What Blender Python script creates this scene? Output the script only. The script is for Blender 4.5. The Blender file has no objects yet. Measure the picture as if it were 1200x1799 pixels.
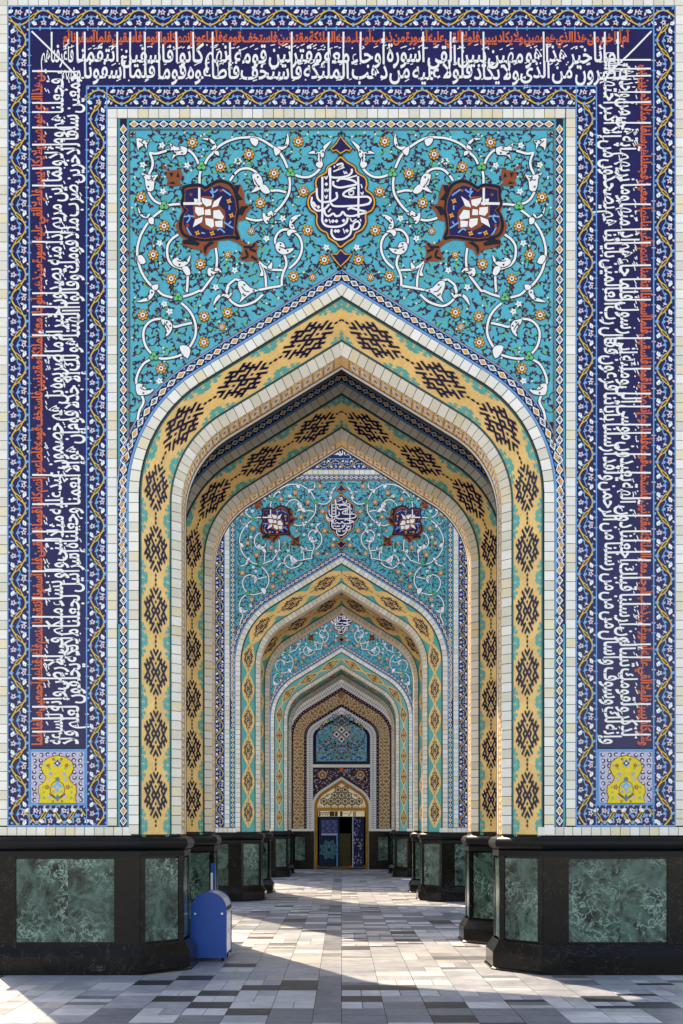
import bpy, math, random
import numpy as np
from mathutils import Vector
from math import sin, cos, pi, radians, sqrt

random.seed(7)
SC = bpy.context.scene
COL = SC.collection

# ------------------------------------------------------------------ camera
D0, EYE, FPX = 12.0, 1.68, 1812.0          # distance to the first gate, eye height, focal length in photo pixels
S = FPX / D0
cam = bpy.data.cameras.new('camera')
cam.sensor_width = 36.0; cam.sensor_fit = 'HORIZONTAL'
cam.lens = FPX / 1200.0 * 36.0
cam.shift_y = (1457 - 899.5) / 1200.0
cam.clip_start = 0.05; cam.clip_end = 5000
camo = bpy.data.objects.new('camera', cam); COL.objects.link(camo)
camo.location = (0, -D0, EYE); camo.rotation_euler = (pi / 2, 0, 0)
SC.camera = camo

# ------------------------------------------------------------------ sun, sky, exposure
RAY = Vector((0.5, -1.0, -1.32))            # direction the sunlight travels
EXPOSURE = 1.78
world = bpy.data.worlds.new('World'); SC.world = world; world.use_nodes = True
nt = world.node_tree; nt.nodes.clear()
wo = nt.nodes.new('ShaderNodeOutputWorld'); bg = nt.nodes.new('ShaderNodeBackground')
sky = nt.nodes.new('ShaderNodeTexSky'); sky.sky_type = 'NISHITA'; sky.sun_disc = False
sky.sun_elevation = math.atan2(1.32, sqrt(1.25)); sky.sun_rotation = math.atan2(-0.5, 1.0)
sky.air_density = 1.0; sky.dust_density = 3.0; sky.ozone_density = 0.6; sky.altitude = 900
bg.inputs['Strength'].default_value = 0.15
nt.links.new(sky.outputs[0], bg.inputs['Color']); nt.links.new(bg.outputs[0], wo.inputs['Surface'])
sun = bpy.data.lights.new('sun', 'SUN'); sun.energy = 2.7; sun.angle = radians(0.5); sun.color = (1.0, 0.93, 0.82)
suno = bpy.data.objects.new('sun', sun); COL.objects.link(suno)
suno.rotation_euler = RAY.to_track_quat('-Z', 'Y').to_euler(); suno.location = (-8, 20, 30)
vs = SC.view_settings
vs.view_transform = 'Standard'; vs.look = 'None'; vs.exposure = EXPOSURE; vs.gamma = 1.0; vs.use_curve_mapping = False
vs.use_white_balance = True; vs.white_balance_temperature = 8800; vs.white_balance_tint = 13
SC.cycles.max_bounces = 8; SC.cycles.diffuse_bounces = 5

# ------------------------------------------------------------------ materials
def lin(c):
    c = c / 255.0
    return c / 12.92 if c <= 0.04045 else ((c + 0.055) / 1.055) ** 2.4
def rgb(r, g, b, k=1.0):
    return (lin(r) * k, lin(g) * k, lin(b) * k, 1)
M = {}
def mat(name, col, rough=0.35, var=0.15, scale=6.0, bump=0.0, bscale=30.0, metal=0.0, spec=0.28, objvar=0.0, tiles=0.0):
    m = bpy.data.materials.new(name); m.use_nodes = True
    t = m.node_tree; N = t.nodes; L = t.links
    b = N['Principled BSDF']
    b.inputs['Roughness'].default_value = rough; b.inputs['Metallic'].default_value = metal
    b.inputs['Specular IOR Level'].default_value = spec
    geo = N.new('ShaderNodeNewGeometry')
    n1 = N.new('ShaderNodeTexNoise'); n1.inputs['Scale'].default_value = scale; n1.inputs['Detail'].default_value = 6
    L.new(geo.outputs['Position'], n1.inputs['Vector'])
    n2 = N.new('ShaderNodeTexNoise'); n2.inputs['Scale'].default_value = scale * 9; n2.inputs['Detail'].default_value = 3
    L.new(geo.outputs['Position'], n2.inputs['Vector'])
    ad = N.new('ShaderNodeMath'); ad.operation = 'ADD'
    L.new(n1.outputs['Fac'], ad.inputs[0]); L.new(n2.outputs['Fac'], ad.inputs[1])
    mr = N.new('ShaderNodeMapRange'); mr.inputs['From Min'].default_value = 0.6; mr.inputs['From Max'].default_value = 1.4
    mr.inputs['To Min'].default_value = 1 - var; mr.inputs['To Max'].default_value = 1 + var
    L.new(ad.outputs[0], mr.inputs['Value'])
    last = mr.outputs[0]
    if tiles:
        sn = N.new('ShaderNodeVectorMath'); sn.operation = 'SNAP'; sn.inputs[1].default_value = (.245, 9.0, .245)
        L.new(geo.outputs['Position'], sn.inputs[0]); wn = N.new('ShaderNodeTexWhiteNoise'); L.new(sn.outputs[0], wn.inputs['Vector'])
        m3 = N.new('ShaderNodeMapRange'); m3.inputs['To Min'].default_value = 1 - tiles; m3.inputs['To Max'].default_value = 1 + tiles; L.new(wn.outputs['Value'], m3.inputs['Value'])
        mq = N.new('ShaderNodeMath'); mq.operation = 'MULTIPLY'; L.new(last, mq.inputs[0]); L.new(m3.outputs[0], mq.inputs[1]); last = mq.outputs[0]
    if objvar:
        oi = N.new('ShaderNodeObjectInfo'); m2 = N.new('ShaderNodeMapRange')
        m2.inputs['To Min'].default_value = 1 - objvar; m2.inputs['To Max'].default_value = 1 + objvar
        L.new(oi.outputs['Random'], m2.inputs['Value'])
        mu = N.new('ShaderNodeMath'); mu.operation = 'MULTIPLY'
        L.new(last, mu.inputs[0]); L.new(m2.outputs[0], mu.inputs[1]); last = mu.outputs[0]
    vm = N.new('ShaderNodeVectorMath'); vm.operation = 'SCALE'; vm.inputs[0].default_value = col[:3]
    L.new(last, vm.inputs['Scale']); L.new(vm.outputs[0], b.inputs['Base Color'])
    if bump:
        bp = N.new('ShaderNodeBump'); bp.inputs['Strength'].default_value = bump; bp.inputs['Distance'].default_value = 0.01
        n3 = N.new('ShaderNodeTexNoise'); n3.inputs['Scale'].default_value = bscale; n3.inputs['Detail'].default_value = 4
        L.new(geo.outputs['Position'], n3.inputs['Vector']); L.new(n3.outputs['Fac'], bp.inputs['Height'])
        L.new(bp.outputs[0], b.inputs['Normal'])
    M[name] = m
    return m
def marble(name, dark, light, vein, rough, scale=3.0, sharp=0.5, veinw=0.02, warp=1.5):
    m = bpy.data.materials.new(name); m.use_nodes = True
    t = m.node_tree; N = t.nodes; L = t.links; b = N['Principled BSDF']; b.inputs['Roughness'].default_value = rough; b.inputs['Specular IOR Level'].default_value = 0.35
    geo = N.new('ShaderNodeNewGeometry')
    oi = N.new('ShaderNodeObjectInfo')
    off = N.new('ShaderNodeVectorMath'); off.operation = 'SCALE'; off.inputs[0].default_value = (13, 7, 5)
    L.new(oi.outputs['Random'], off.inputs['Scale'])
    pos = N.new('ShaderNodeVectorMath'); pos.operation = 'ADD'
    L.new(geo.outputs['Position'], pos.inputs[0]); L.new(off.outputs[0], pos.inputs[1])
    n1 = N.new('ShaderNodeTexNoise'); n1.inputs['Scale'].default_value = scale; n1.inputs['Detail'].default_value = 10; n1.inputs['Roughness'].default_value = 0.68
    n1.inputs['Distortion'].default_value = 1.6
    L.new(pos.outputs[0], n1.inputs['Vector'])
    r1 = N.new('ShaderNodeValToRGB'); r1.color_ramp.elements[0].position = 0.38; r1.color_ramp.elements[0].color = dark
    r1.color_ramp.elements[1].position = 0.38 + sharp * 0.5; r1.color_ramp.elements[1].color = light
    L.new(n1.outputs['Fac'], r1.inputs['Fac'])
    # fine branching veins: noise ridges
    n2 = N.new('ShaderNodeTexNoise'); n2.inputs['Scale'].default_value = scale * 3.6; n2.inputs['Detail'].default_value = 9; n2.inputs['Roughness'].default_value = .62; n2.inputs['Distortion'].default_value = warp
    L.new(pos.outputs[0], n2.inputs['Vector'])
    sb = N.new('ShaderNodeMath'); sb.operation = 'SUBTRACT'; sb.inputs[1].default_value = 0.5; L.new(n2.outputs['Fac'], sb.inputs[0])
    ab = N.new('ShaderNodeMath'); ab.operation = 'ABSOLUTE'; L.new(sb.outputs[0], ab.inputs[0])
    mr = N.new('ShaderNodeMapRange'); mr.inputs['From Min'].default_value = 0.0; mr.inputs['From Max'].default_value = veinw
    mr.inputs['To Min'].default_value = 1; mr.inputs['To Max'].default_value = 0; L.new(ab.outputs[0], mr.inputs['Value'])
    n4 = N.new('ShaderNodeTexNoise'); n4.inputs['Scale'].default_value = scale * .8; n4.inputs['Detail'].default_value = 5; L.new(pos.outputs[0], n4.inputs['Vector'])
    cl = N.new('ShaderNodeMapRange'); cl.inputs['From Min'].default_value = .42; cl.inputs['From Max'].default_value = .66; cl.inputs['To Min'].default_value = .08; cl.inputs['To Max'].default_value = .75; L.new(n4.outputs['Fac'], cl.inputs['Value'])
    mu = N.new('ShaderNodeMath'); mu.operation = 'MULTIPLY'; L.new(mr.outputs[0], mu.inputs[0]); L.new(cl.outputs[0], mu.inputs[1])
    mx = N.new('ShaderNodeMix'); mx.data_type = 'RGBA'; mx.inputs[7].default_value = vein
    L.new(mu.outputs[0], mx.inputs[0]); L.new(r1.outputs[0], mx.inputs[6]); L.new(mx.outputs[2], b.inputs['Base Color'])
    # broad staining and wear across the stone
    n5 = N.new('ShaderNodeTexNoise'); n5.inputs['Scale'].default_value = .9; n5.inputs['Detail'].default_value = 8; n5.inputs['Roughness'].default_value = .65; L.new(geo.outputs['Position'], n5.inputs['Vector'])
    st = N.new('ShaderNodeMapRange'); st.inputs['From Min'].default_value = .3; st.inputs['From Max'].default_value = .7; st.inputs['To Min'].default_value = .8; st.inputs['To Max'].default_value = 1.14; L.new(n5.outputs['Fac'], st.inputs['Value'])
    sv = N.new('ShaderNodeVectorMath'); sv.operation = 'SCALE'; L.new(mx.outputs[2], sv.inputs[0]); L.new(st.outputs[0], sv.inputs['Scale']); L.new(sv.outputs[0], b.inputs['Base Color'])
    rr_ = N.new('ShaderNodeMapRange'); rr_.inputs['From Min'].default_value = .3; rr_.inputs['From Max'].default_value = .7; rr_.inputs['To Min'].default_value = rough * .75; rr_.inputs['To Max'].default_value = rough * 1.35; L.new(n5.outputs['Fac'], rr_.inputs['Value']); L.new(rr_.outputs[0], b.inputs['Roughness'])
    M[name] = m
    return m

mat('turquoise', rgb(60, 172, 190), 0.2, 0.16, 2.2, 0.05, 9, tiles=.07)
mat('turquoise_dark', rgb(44, 150, 165), 0.25, 0.15, 5.0)
mat('navy', rgb(28, 19, 78), 0.2, 0.3, 2.2, 0.05, 9, tiles=.14)
mat('navy_deep', rgb(22, 18, 56), 0.25, 0.2)
mat('glaze_white', rgb(238, 236, 232), 0.25, 0.05, 5.0)
mat('pale_pink', rgb(222, 203, 208), 0.3, 0.08)
mat('sky_blue', rgb(112, 170, 218), 0.25, 0.12)
mat('frame_blue', rgb(96, 152, 205), 0.3, 0.15)
mat('ochre_yellow', rgb(222, 178, 62), 0.3, 0.15)
mat('orange_glaze', rgb(238, 160, 48), 0.3, 0.12)
mat('kufic_orange', rgb(214, 98, 52), 0.3, 0.18, 9)
mat('rust', rgb(146, 72, 30), 0.35, 0.15, 9)
mat('maroon', rgb(66, 16, 34), 0.3, 0.15)
mat('black_line', rgb(10, 14, 30), 0.3, 0.2)
mat('leaf_green', rgb(92, 186, 112), 0.3, 0.15)
mat('tan', rgb(246, 202, 130), 0.38, 0.18, 4.0, 0.05, 30, tiles=.05)
mat('tan_dark', rgb(236, 180, 104), 0.4, 0.18, 4.0)
mat('teal_brick', rgb(76, 176, 168), 0.3, 0.14)
mat('teal_pale', rgb(112, 184, 178), 0.3, 0.14)
mat('line_teal', rgb(28, 96, 100), 0.35, 0.2)
mat('brown_field', rgb(150, 106, 68), 0.4, 0.2)
mat('cream_scroll', rgb(214, 188, 146), 0.4, 0.15)
mat('lilac', rgb(190, 184, 204), 0.35, 0.12)
mat('bright_yellow', rgb(228, 200, 44), 0.3, 0.15)
for i, c in enumerate(((231, 225, 210), (238, 233, 222), (223, 215, 196), (231, 217, 184))):
    mat('brick_cream_%s' % 'abcd'[i], rgb(*c), 0.26, 0.07, 7.0, 0.22, 16, objvar=0.05)
BR = ['brick_cream_a', 'brick_cream_b', 'brick_cream_a', 'brick_cream_b', 'brick_cream_c', 'brick_cream_d', 'brick_cream_a', 'brick_cream_b', 'brick_cream_c']
mat('mortar', rgb(52, 46, 40), 0.9, 0.3, 12)
mat('plaster', rgb(196, 188, 172), 0.85, 0.12, 2)
marble('green_marble', rgb(10, 20, 19), rgb(70, 98, 88), rgb(168, 200, 182), 0.16, 2.6, 0.42, 0.035, 0.5)
marble('black_marble', rgb(7, 6, 6), rgb(26, 23, 20), rgb(110, 104, 94), 0.17, 1.2, 1.0, 0.006, 1.0)
M['black_marble'].node_tree.nodes['Principled BSDF'].inputs['Specular IOR Level'].default_value = 0.22
STONE = []
def lit_pane():
    m = mat('lit_pane', rgb(244, 236, 208), 0.3, 0.06); b = m.node_tree.nodes['Principled BSDF']
    b.inputs['Emission Color'].default_value = (1, .93, .76, 1); b.inputs['Emission Strength'].default_value = .05   # faint glow put into the pane, standing in for light from behind
lit_pane()
for nm, c1, c2, vw in (('slab_pale', (154, 157, 164), (186, 187, 192), .012), ('slab_mid', (122, 127, 137), (154, 158, 166), .010), ('slab_grey', (84, 89, 98), (114, 119, 127), .012),
                       ('slab_dark', (34, 38, 44), (50, 54, 60), .010), ('slab_warm', (142, 141, 141), (172, 171, 170), .012)):
    marble(nm, rgb(*c1), rgb(*c2), rgb(min(255, c2[0] + 14), min(255, c2[1] + 14), min(255, c2[2] + 14)), 0.42, 2.4, 0.8, vw, 0.8)
mat('joint', rgb(70, 68, 68), 0.9, 0.3, 20)
mat('cornice_stone', rgb(14, 14, 16), 0.42, 0.3, 5, spec=0.2)
mat('bin_blue', rgb(8, 72, 150), 0.32, 0.12, 8, 0.06, 12)
mat('steel', rgb(205, 205, 205), 0.3, 0.08, 10, metal=0.85)
mat('rubber', rgb(22, 22, 24), 0.7, 0.2)
mat('painted_white', rgb(226, 226, 222), 0.4, 0.08)
mat('wood_gold', rgb(206, 142, 52), 0.4, 0.25, 14, 0.1, 60)
mat('wood_brown', rgb(104, 80, 54), 0.5, 0.25, 14)
mat('lattice_brown', rgb(84, 68, 42), 0.5, 0.2)
mat('pane_cream', rgb(240, 232, 208), 0.3, 0.06)
mat('curtain_teal', rgb(12, 42, 62), 0.8, 0.25, 6)
mat('curtain_purple', rgb(84, 82, 128), 0.8, 0.2, 6)
mat('curtain_navy', rgb(34, 40, 78), 0.8, 0.2, 6)
mat('pale_teal', rgb(84, 128, 142), 0.7, 0.15)
mat('panel_blue', rgb(96, 178, 214), 0.3, 0.15)
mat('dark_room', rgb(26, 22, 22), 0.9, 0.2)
mat('cabinet_olive', rgb(128, 118, 84), 0.5, 0.2)

# ------------------------------------------------------------------ object helpers
def put(name, me, parent=None, loc=None):
    o = bpy.data.objects.new(name, me); COL.objects.link(o)
    if parent is not None: o.parent = parent
    if loc is not None: o.location = loc
    return o
def empty(name, loc, label=None, cat=None, group=None, kind=None):
    o = bpy.data.objects.new(name, None); COL.objects.link(o); o.location = loc; o.empty_display_size = 0.3
    if label: o['label'] = label
    if cat: o['category'] = cat
    if group: o['group'] = group
    if kind: o['kind'] = kind
    return o
class MB:
    """collects polygons and boxes, builds one mesh"""
    def __init__(s): s.v = []; s.f = []; s.m = []; s.mats = []; s.n = 0
    def mi(s, name):
        if name not in s.mats: s.mats.append(name)
        return s.mats.index(name)
    def face(s, pts, m):
        k = len(s.v); s.v.extend(tuple(p) for p in pts); s.f.append(tuple(range(k, k + len(pts)))); s.m.append(s.mi(m))
    def faces(s, pts, fs, m):
        k = len(s.v); s.v.extend(tuple(p) for p in pts); i = s.mi(m)
        for f in fs: s.f.append(tuple(k + a for a in f)); s.m.append(i)
    def box(s, x0, x1, y0, y1, z0, z1, m):
        s.hexa([(x0, y0, z0), (x1, y0, z0), (x1, y1, z0), (x0, y1, z0), (x0, y0, z1), (x1, y0, z1), (x1, y1, z1), (x0, y1, z1)], m)
    def hexa(s, p, m):
        s.faces(p, [(0, 3, 2, 1), (4, 5, 6, 7), (0, 1, 5, 4), (1, 2, 6, 5), (2, 3, 7, 6), (3, 0, 4, 7)], m)
    def mesh(s, name, org=(0, 0, 0)):
        me = bpy.data.meshes.new(name)
        if org != (0, 0, 0): v = [(a[0] - org[0], a[1] - org[1], a[2] - org[2]) for a in s.v]
        else: v = s.v
        me.from_pydata(v, [], s.f)
        for m in s.mats: me.materials.append(M[m])
        me.polygons.foreach_set('material_index', s.m); me.update()
        return me
    def build(s, name, parent=None, kind=None, org=(0, 0, 0)):
        o = put(name, s.mesh(name, org), parent, org if org != (0, 0, 0) else None)
        if kind: o['kind'] = kind
        return o
_cache = {}
def brick_obj(name, verts8, m, parent):
    """one brick of its own; bricks of equal shape share mesh data"""
    c = tuple(sum(v[i] for v in verts8) / 8 for i in range(3))
    rel = [(v[0] - c[0], v[1] - c[1], v[2] - c[2]) for v in verts8]
    key = (name, m) + tuple(round(a, 4) for v in rel for a in v)
    me = _cache.get(key)
    if me is None:
        b = MB(); b.hexa(rel, m); me = b.mesh(name); _cache[key] = me
    return put(name, me, parent, c)

def smooth(pts, n=6, closed=False):
    P = [np.array(p, float) for p in pts]; out = []; k = len(P)
    if k < 3: return [tuple(p) for p in P]
    rng = range(k) if closed else range(k - 1)
    for i in rng:
        p1, p2 = P[i], P[(i + 1) % k]
        p0 = P[i - 1] if (closed or i > 0) else 2 * p1 - p2
        p3 = P[(i + 2) % k] if (closed or i + 2 < k) else 2 * p2 - p1
        for j in range(n):
            t = j / n
            out.append(tuple(0.5 * ((2 * p1) + (-p0 + p2) * t + (2 * p0 - 5 * p1 + 4 * p2 - p3) * t * t + (-p0 + 3 * p1 - 3 * p2 + p3) * t ** 3)))
    if not closed: out.append(tuple(P[-1]))
    return out

class Inlay(MB):
    """flat glazed pieces laid on a surface; mp maps (u, v, height) to space"""
    def __init__(s, mp): super().__init__(); s.mp = mp
    def h(s, lvl):
        s.n += 1
        return 0.002 + lvl * 0.0016 + (s.n % 25) * 0.00005
    def poly(s, pts, m, lvl=1):
        h = s.h(lvl); s.face([s.mp(p[0], p[1], h) for p in pts], m)
    def ribbon(s, pts, w, m, lvl=1, closed=False, sm=5, taper=(1, 1), prof=None):
        P = smooth(pts, sm, closed) if sm > 1 else list(pts)
        k = len(P); h = s.h(lvl); a = []; b = []
        for i in range(k):
            if closed: q0, q1 = P[i - 1], P[(i + 1) % k]
            else: q0, q1 = P[max(i - 1, 0)], P[min(i + 1, k - 1)]
            dx, dy = q1[0] - q0[0], q1[1] - q0[1]; l = sqrt(dx * dx + dy * dy) or 1
            t = i / max(1, k - 1); ww = w * (taper[0] * (1 - t) + taper[1] * t) * 0.5
            if prof: ww = w * 0.5 * prof(t)
            nx, ny = -dy / l * ww, dx / l * ww
            a.append((P[i][0] + nx, P[i][1] + ny)); b.append((P[i][0] - nx, P[i][1] - ny))
        pts3 = [s.mp(p[0], p[1], h) for p in a] + [s.mp(p[0], p[1], h) for p in b]
        fs = [(i, i + 1, k + i + 1, k + i) for i in range(k - 1)]
        if closed: fs.append((k - 1, 0, k, 2 * k - 1))
        s.faces(pts3, fs, m)
    def disc(s, x, y, r, m, lvl=1, n=8, ry=None, rot=0):
        ry = ry or r
        s.poly([(x + cos(rot) * r * cos(2 * pi * i / n) - sin(rot) * ry * sin(2 * pi * i / n),
                 y + sin(rot) * r * cos(2 * pi * i / n) + cos(rot) * ry * sin(2 * pi * i / n)) for i in range(n)], m, lvl)
    def star(s, x, y, r, r2, n, m, lvl=1, rot=0):
        s.poly([(x + (r if i % 2 == 0 else r2) * cos(pi * i / n + rot), y + (r if i % 2 == 0 else r2) * sin(pi * i / n + rot)) for i in range(2 * n)], m, lvl)
    def leaf(s, x, y, l, w, ang, m, lvl=1):
        c, d = cos(ang), sin(ang)
        s.poly([(x + c * a - d * b, y + d * a + c * b) for a, b in ((0, 0), (l * .35, w * .5), (l * .7, w * .35), (l, 0), (l * .7, -w * .35), (l * .35, -w * .5))], m, lvl)
    def rect(s, x0, y0, x1, y1, m, lvl=0): s.poly([(x0, y0), (x1, y0), (x1, y1), (x0, y1)], m, lvl)

X_ = lambda px: (px - 600) / S
Z_ = lambda py: EYE + (1457 - py) / S
def face_map(px, py, h): return (X_(px), -h, Z_(py))
def mir(pts): return [(1200 - p[0], p[1]) for p in pts]

# ------------------------------------------------------------------ the four-centred arch
A_HALF, ZS, R_, TH = 2.477, 5.567, 1.68, radians(58.5)
Z0 = 1.62
WREF = 0.27
L1 = ZS - Z0; L2 = (R_ - WREF) * TH
def arch_pt(s, w):
    """left half; s runs up from the dado along the curve, w inward from the outer rib edge"""
    if s <= L1: return (-(A_HALF - w), Z0 + s)
    cx = -(A_HALF - R_)
    ph = min((s - L1) / (R_ - WREF), TH)
    x, z = cx - (R_ - w) * cos(ph), ZS + (R_ - w) * sin(ph)
    if s > L1 + L2:
        t = s - L1 - L2; x += t * sin(TH); z += t * cos(TH)
    if x > 0: t = x / sin(TH); x = 0.0; z -= t * cos(TH)
    return (x, z)
def s_top(w):
    cx = -(A_HALF - R_); x = cx - (R_ - w) * cos(TH)
    return L1 + L2 + (-x) / sin(TH)
SMAX = s_top(-0.2)
W_CH, W_IN, DEPTH = 0.125, 0.544, 0.43
Y_IN = W_IN - W_CH
T_WALL = 0.87
def arch_map(side):
    def f(s, w, h):
        if w < W_CH: ww, y = w, -h
        elif w <= W_IN + 1e-6: ww, y = w + .707 * h, (w - W_CH) - .707 * h
        else: ww, y = W_IN + h, Y_IN + (w - W_IN)
        x, z = arch_pt(s, ww)
        return (side * -x if side > 0 else x, y, z)
    return f
def s_list(n_arc=22, top=SMAX, extra=()):
    L = [0.0, L1] + [L1 + L2 * i / n_arc for i in range(1, n_arc + 1)] + [L1 + L2 + (top - L1 - L2) * i / 6 for i in range(1, 7)]
    return sorted(set(L + list(extra)))
def arch_strip(b, side, w0, w1, m, lvl=0, sl=None):
    mp = arch_map(side); h = 0.002 + lvl * 0.0016
    sl = sl or s_list()
    for a, c in zip(sl, sl[1:]):
        q = [mp(a, w0, h), mp(a, w1, h), mp(c, w1, h), mp(c, w0, h)]
        b.face(q, m)

# ------------------------------------------------------------------ Arabic letters from Blender's own interface font
FORM = {}
def _f(ch, code, n=4): FORM[ch] = [code + i for i in range(n)]
for ch, code, n in (('ا', 0xFE8D, 2), ('أ', 0xFE83, 2), ('إ', 0xFE87, 2), ('آ', 0xFE81, 2), ('ب', 0xFE8F, 4), ('ة', 0xFE93, 2), ('ت', 0xFE95, 4), ('ث', 0xFE99, 4),
                    ('ج', 0xFE9D, 4), ('ح', 0xFEA1, 4), ('خ', 0xFEA5, 4), ('د', 0xFEA9, 2), ('ذ', 0xFEAB, 2), ('ر', 0xFEAD, 2), ('ز', 0xFEAF, 2), ('س', 0xFEB1, 4),
                    ('ش', 0xFEB5, 4), ('ص', 0xFEB9, 4), ('ض', 0xFEBD, 4), ('ط', 0xFEC1, 4), ('ظ', 0xFEC5, 4), ('ع', 0xFEC9, 4), ('غ', 0xFECD, 4), ('ف', 0xFED1, 4),
                    ('ق', 0xFED5, 4), ('ك', 0xFED9, 4), ('ل', 0xFEDD, 4), ('م', 0xFEE1, 4), ('ن', 0xFEE5, 4), ('ه', 0xFEE9, 4), ('و', 0xFEED, 2), ('ى', 0xFEEF, 2),
                    ('ي', 0xFEF1, 4), ('ئ', 0xFE89, 4), ('ؤ', 0xFE85, 2), ('ء', 0xFE80, 1)): _f(ch, code, n)
def shape_word(w):
    out = []; prev = False; i = 0
    while i < len(w):
        ch = w[i]; f = FORM[ch]
        if ch == 'ل' and i + 1 < len(w) and w[i + 1] in 'اأإآ':
            out.append(0xFEFC if prev else 0xFEFB); prev = False; i += 2; continue
        nxt = i + 1 < len(w) and w[i + 1] != 'ء'
        if len(f) == 4 and nxt: out.append(f[3] if prev else f[2]); prev = True
        else:
            out.append(f[1] if (prev and len(f) > 1) else f[0]); prev = False
        i += 1
    return out
_gl = {}
def _text_mesh(s, off):
    c = bpy.data.curves.new('t', 'FONT'); c.body = s; c.offset = off; c.resolution_u = 2
    o = bpy.data.objects.new('t', c); COL.objects.link(o)
    me = bpy.data.meshes.new_from_object(o.evaluated_get(bpy.context.evaluated_depsgraph_get()))
    v = [(p.co.x, p.co.y) for p in me.vertices]; f = [tuple(p.vertices) for p in me.polygons]
    bpy.data.objects.remove(o); bpy.data.curves.remove(c); bpy.data.meshes.remove(me)
    return v, f
def glyph(code, off):
    k = (code, off)
    if k not in _gl:
        v, f = _text_mesh(chr(code), off); a, _ = _text_mesh(chr(code) + '|', 0)
        _gl[k] = (v, f, (max(p[0] for p in a) - 0.168) if a else 0.5)
    return _gl[k]
def word_width(w, off=0.02): return sum(glyph(c, off)[2] for c in shape_word(w))
def put_word(b, w, t0, y0, sx, sy, tr, m, lvl, off=0.02, stems=None):
    """t0: reading start (runs right to left); tr maps (right, up) band coordinates to the wall"""
    codes = shape_word(w); x = -t0
    for c in codes:
        v, f, adv = glyph(c, off); x -= adv * sx
        h = b.h(lvl); P = []
        for p in v:
            q = tr(x + p[0] * sx, y0 + p[1] * sy); P.append(b.mp(q[0], q[1], h))
        b.faces(P, f, m)
        if stems is not None and c in (0xFE8D, 0xFE8E, 0xFE83, 0xFEDF, 0xFEE0): stems.append((x + 0.12 * sx, y0))
    return -x

TEXT_R = ('وإنه لذكر لك ولقومك وسوف تسألون واسأل من أرسلنا من قبلك من رسلنا أجعلنا من دون الرحمن آلهة يعبدون ولقد أرسلنا موسى بآياتنا إلى فرعون وملئه فقال إني رسول رب '
          'العالمين فلما جاءهم بآياتنا إذا هم منها يضحكون وما نريهم من آية إلا هي أكبر من أختها وأخذناهم بالعذاب لعلهم يرجعون وقالوا يا أيه الساحر ادع لنا ربك بما عهد عندك '
          'إننا لمهتدون فلما كشفنا عنهم العذاب إذا هم ينكثون ونادى فرعون في قومه قال يا قوم أليس لي ملك مصر وهذه الأنهار تجري من تحتي أفلا').split()
TEXT_T = ('تبصرون أم أنا خير من هذا الذي هو مهين ولا يكاد يبين فلولا ألقي عليه أسورة من ذهب أو جاء معه الملئكة مقترنين فاستخف قومه فأطاعوه إنهم كانوا قوما فاسقين '
          'فلما آسفونا انتقمنا منهم فأغرقناهم').split()
TEXT_L = ('أجمعين فجعلناهم سلفا ومثلا للآخرين ولما ضرب ابن مريم مثلا إذا قومك منه يصدون وقالوا أآلهتنا خير أم هو ما ضربوه لك إلا جدلا بل هم قوم خصمون إن هو إلا عبد '
          'أنعمنا عليه وجعلناه مثلا لبني إسرائيل ولو نشاء لجعلنا منكم ملائكة في الأرض يخلفون وإنه لعلم للساعة فلا تمترن بها واتبعون هذا صراط مستقيم ولا يصدنكم '
          'الشيطان إنه لكم عدو مبين ولما جاء عيسى بالبينات قال قد جئتكم بالحكمة ولأبين لكم بعض الذي تختلفون فيه فاتقوا الله وأطيعون').split()

def band_text(b, bk, words, length, tr, seed, hgt=98):
    rnd = random.Random(seed)
    tot = sum(word_width(w) for w in words) * 46
    sx = 46 * min(0.95, max(0.54, 46 * 2 * length / (tot * 0.96 + 3 * len(words)) / 46)); sy = 44
    cur = [4.0, 18.0]; stems = []; base = [12, 41]
    for i, w in enumerate(words):
        k = 0 if cur[0] < cur[1] else 1
        if cur[k] > length - 14: continue
        ww = word_width(w) * sx
        s2 = sx if cur[k] + ww < length - 2 else sx * max(0.5, (length - 2 - cur[k]) / ww)
        cur[k] = put_word(b, w, cur[k], base[k] + rnd.uniform(-2, 2), s2, sy * rnd.uniform(.92, 1.08), tr, 'glaze_white', 3 + k, 0.018, stems) + rnd.uniform(1, 4)
    last = -1e9
    for x, y in sorted(stems):
        if x - last < 10: continue
        last = x
        top = hgt - 4; d = rnd.uniform(-1, 1)
        b.ribbon([tr(x, y + 2), tr(x + d * .4, (y + top) / 2), tr(x + d, top)], 2.7, 'glaze_white', 5, sm=1, taper=(0.8, 1.2))
    # vowel marks between the tiers
    for i in range(int(length / 4.5)):
        x = -rnd.uniform(3, length - 3); y = rnd.choice((40, 68, 70, 12, 39, 66)) + rnd.uniform(-3, 3); a = rnd.uniform(.2, .6); l = rnd.uniform(4, 8)
        if rnd.random() < .3: q = tr(x, y); b.disc(q[0], q[1], 1.6, 'glaze_white', 2, 5)
        else: b.ribbon([tr(x - l / 2, y - a * l / 2), tr(x + l / 2, y + a * l / 2)], 1.7, 'glaze_white', 2, sm=1)
    # small angular lettering along the upper edge
    t = 2.0; i = seed
    kw = TEXT_T + TEXT_L
    while t < length - 14:
        w = kw[i % len(kw)]; i += 1
        if t + word_width(w) * 17 > length: continue
        t = put_word(bk, w, t, hgt - 21, 17, 25, tr, 'kufic_orange', 1, 0.035) + 1.0
        bk.ribbon([tr(-t + 1, hgt - 20), tr(-t + word_width(w) * 15, hgt - 20)], 2.0, 'kufic_orange', 1, sm=1)

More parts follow.
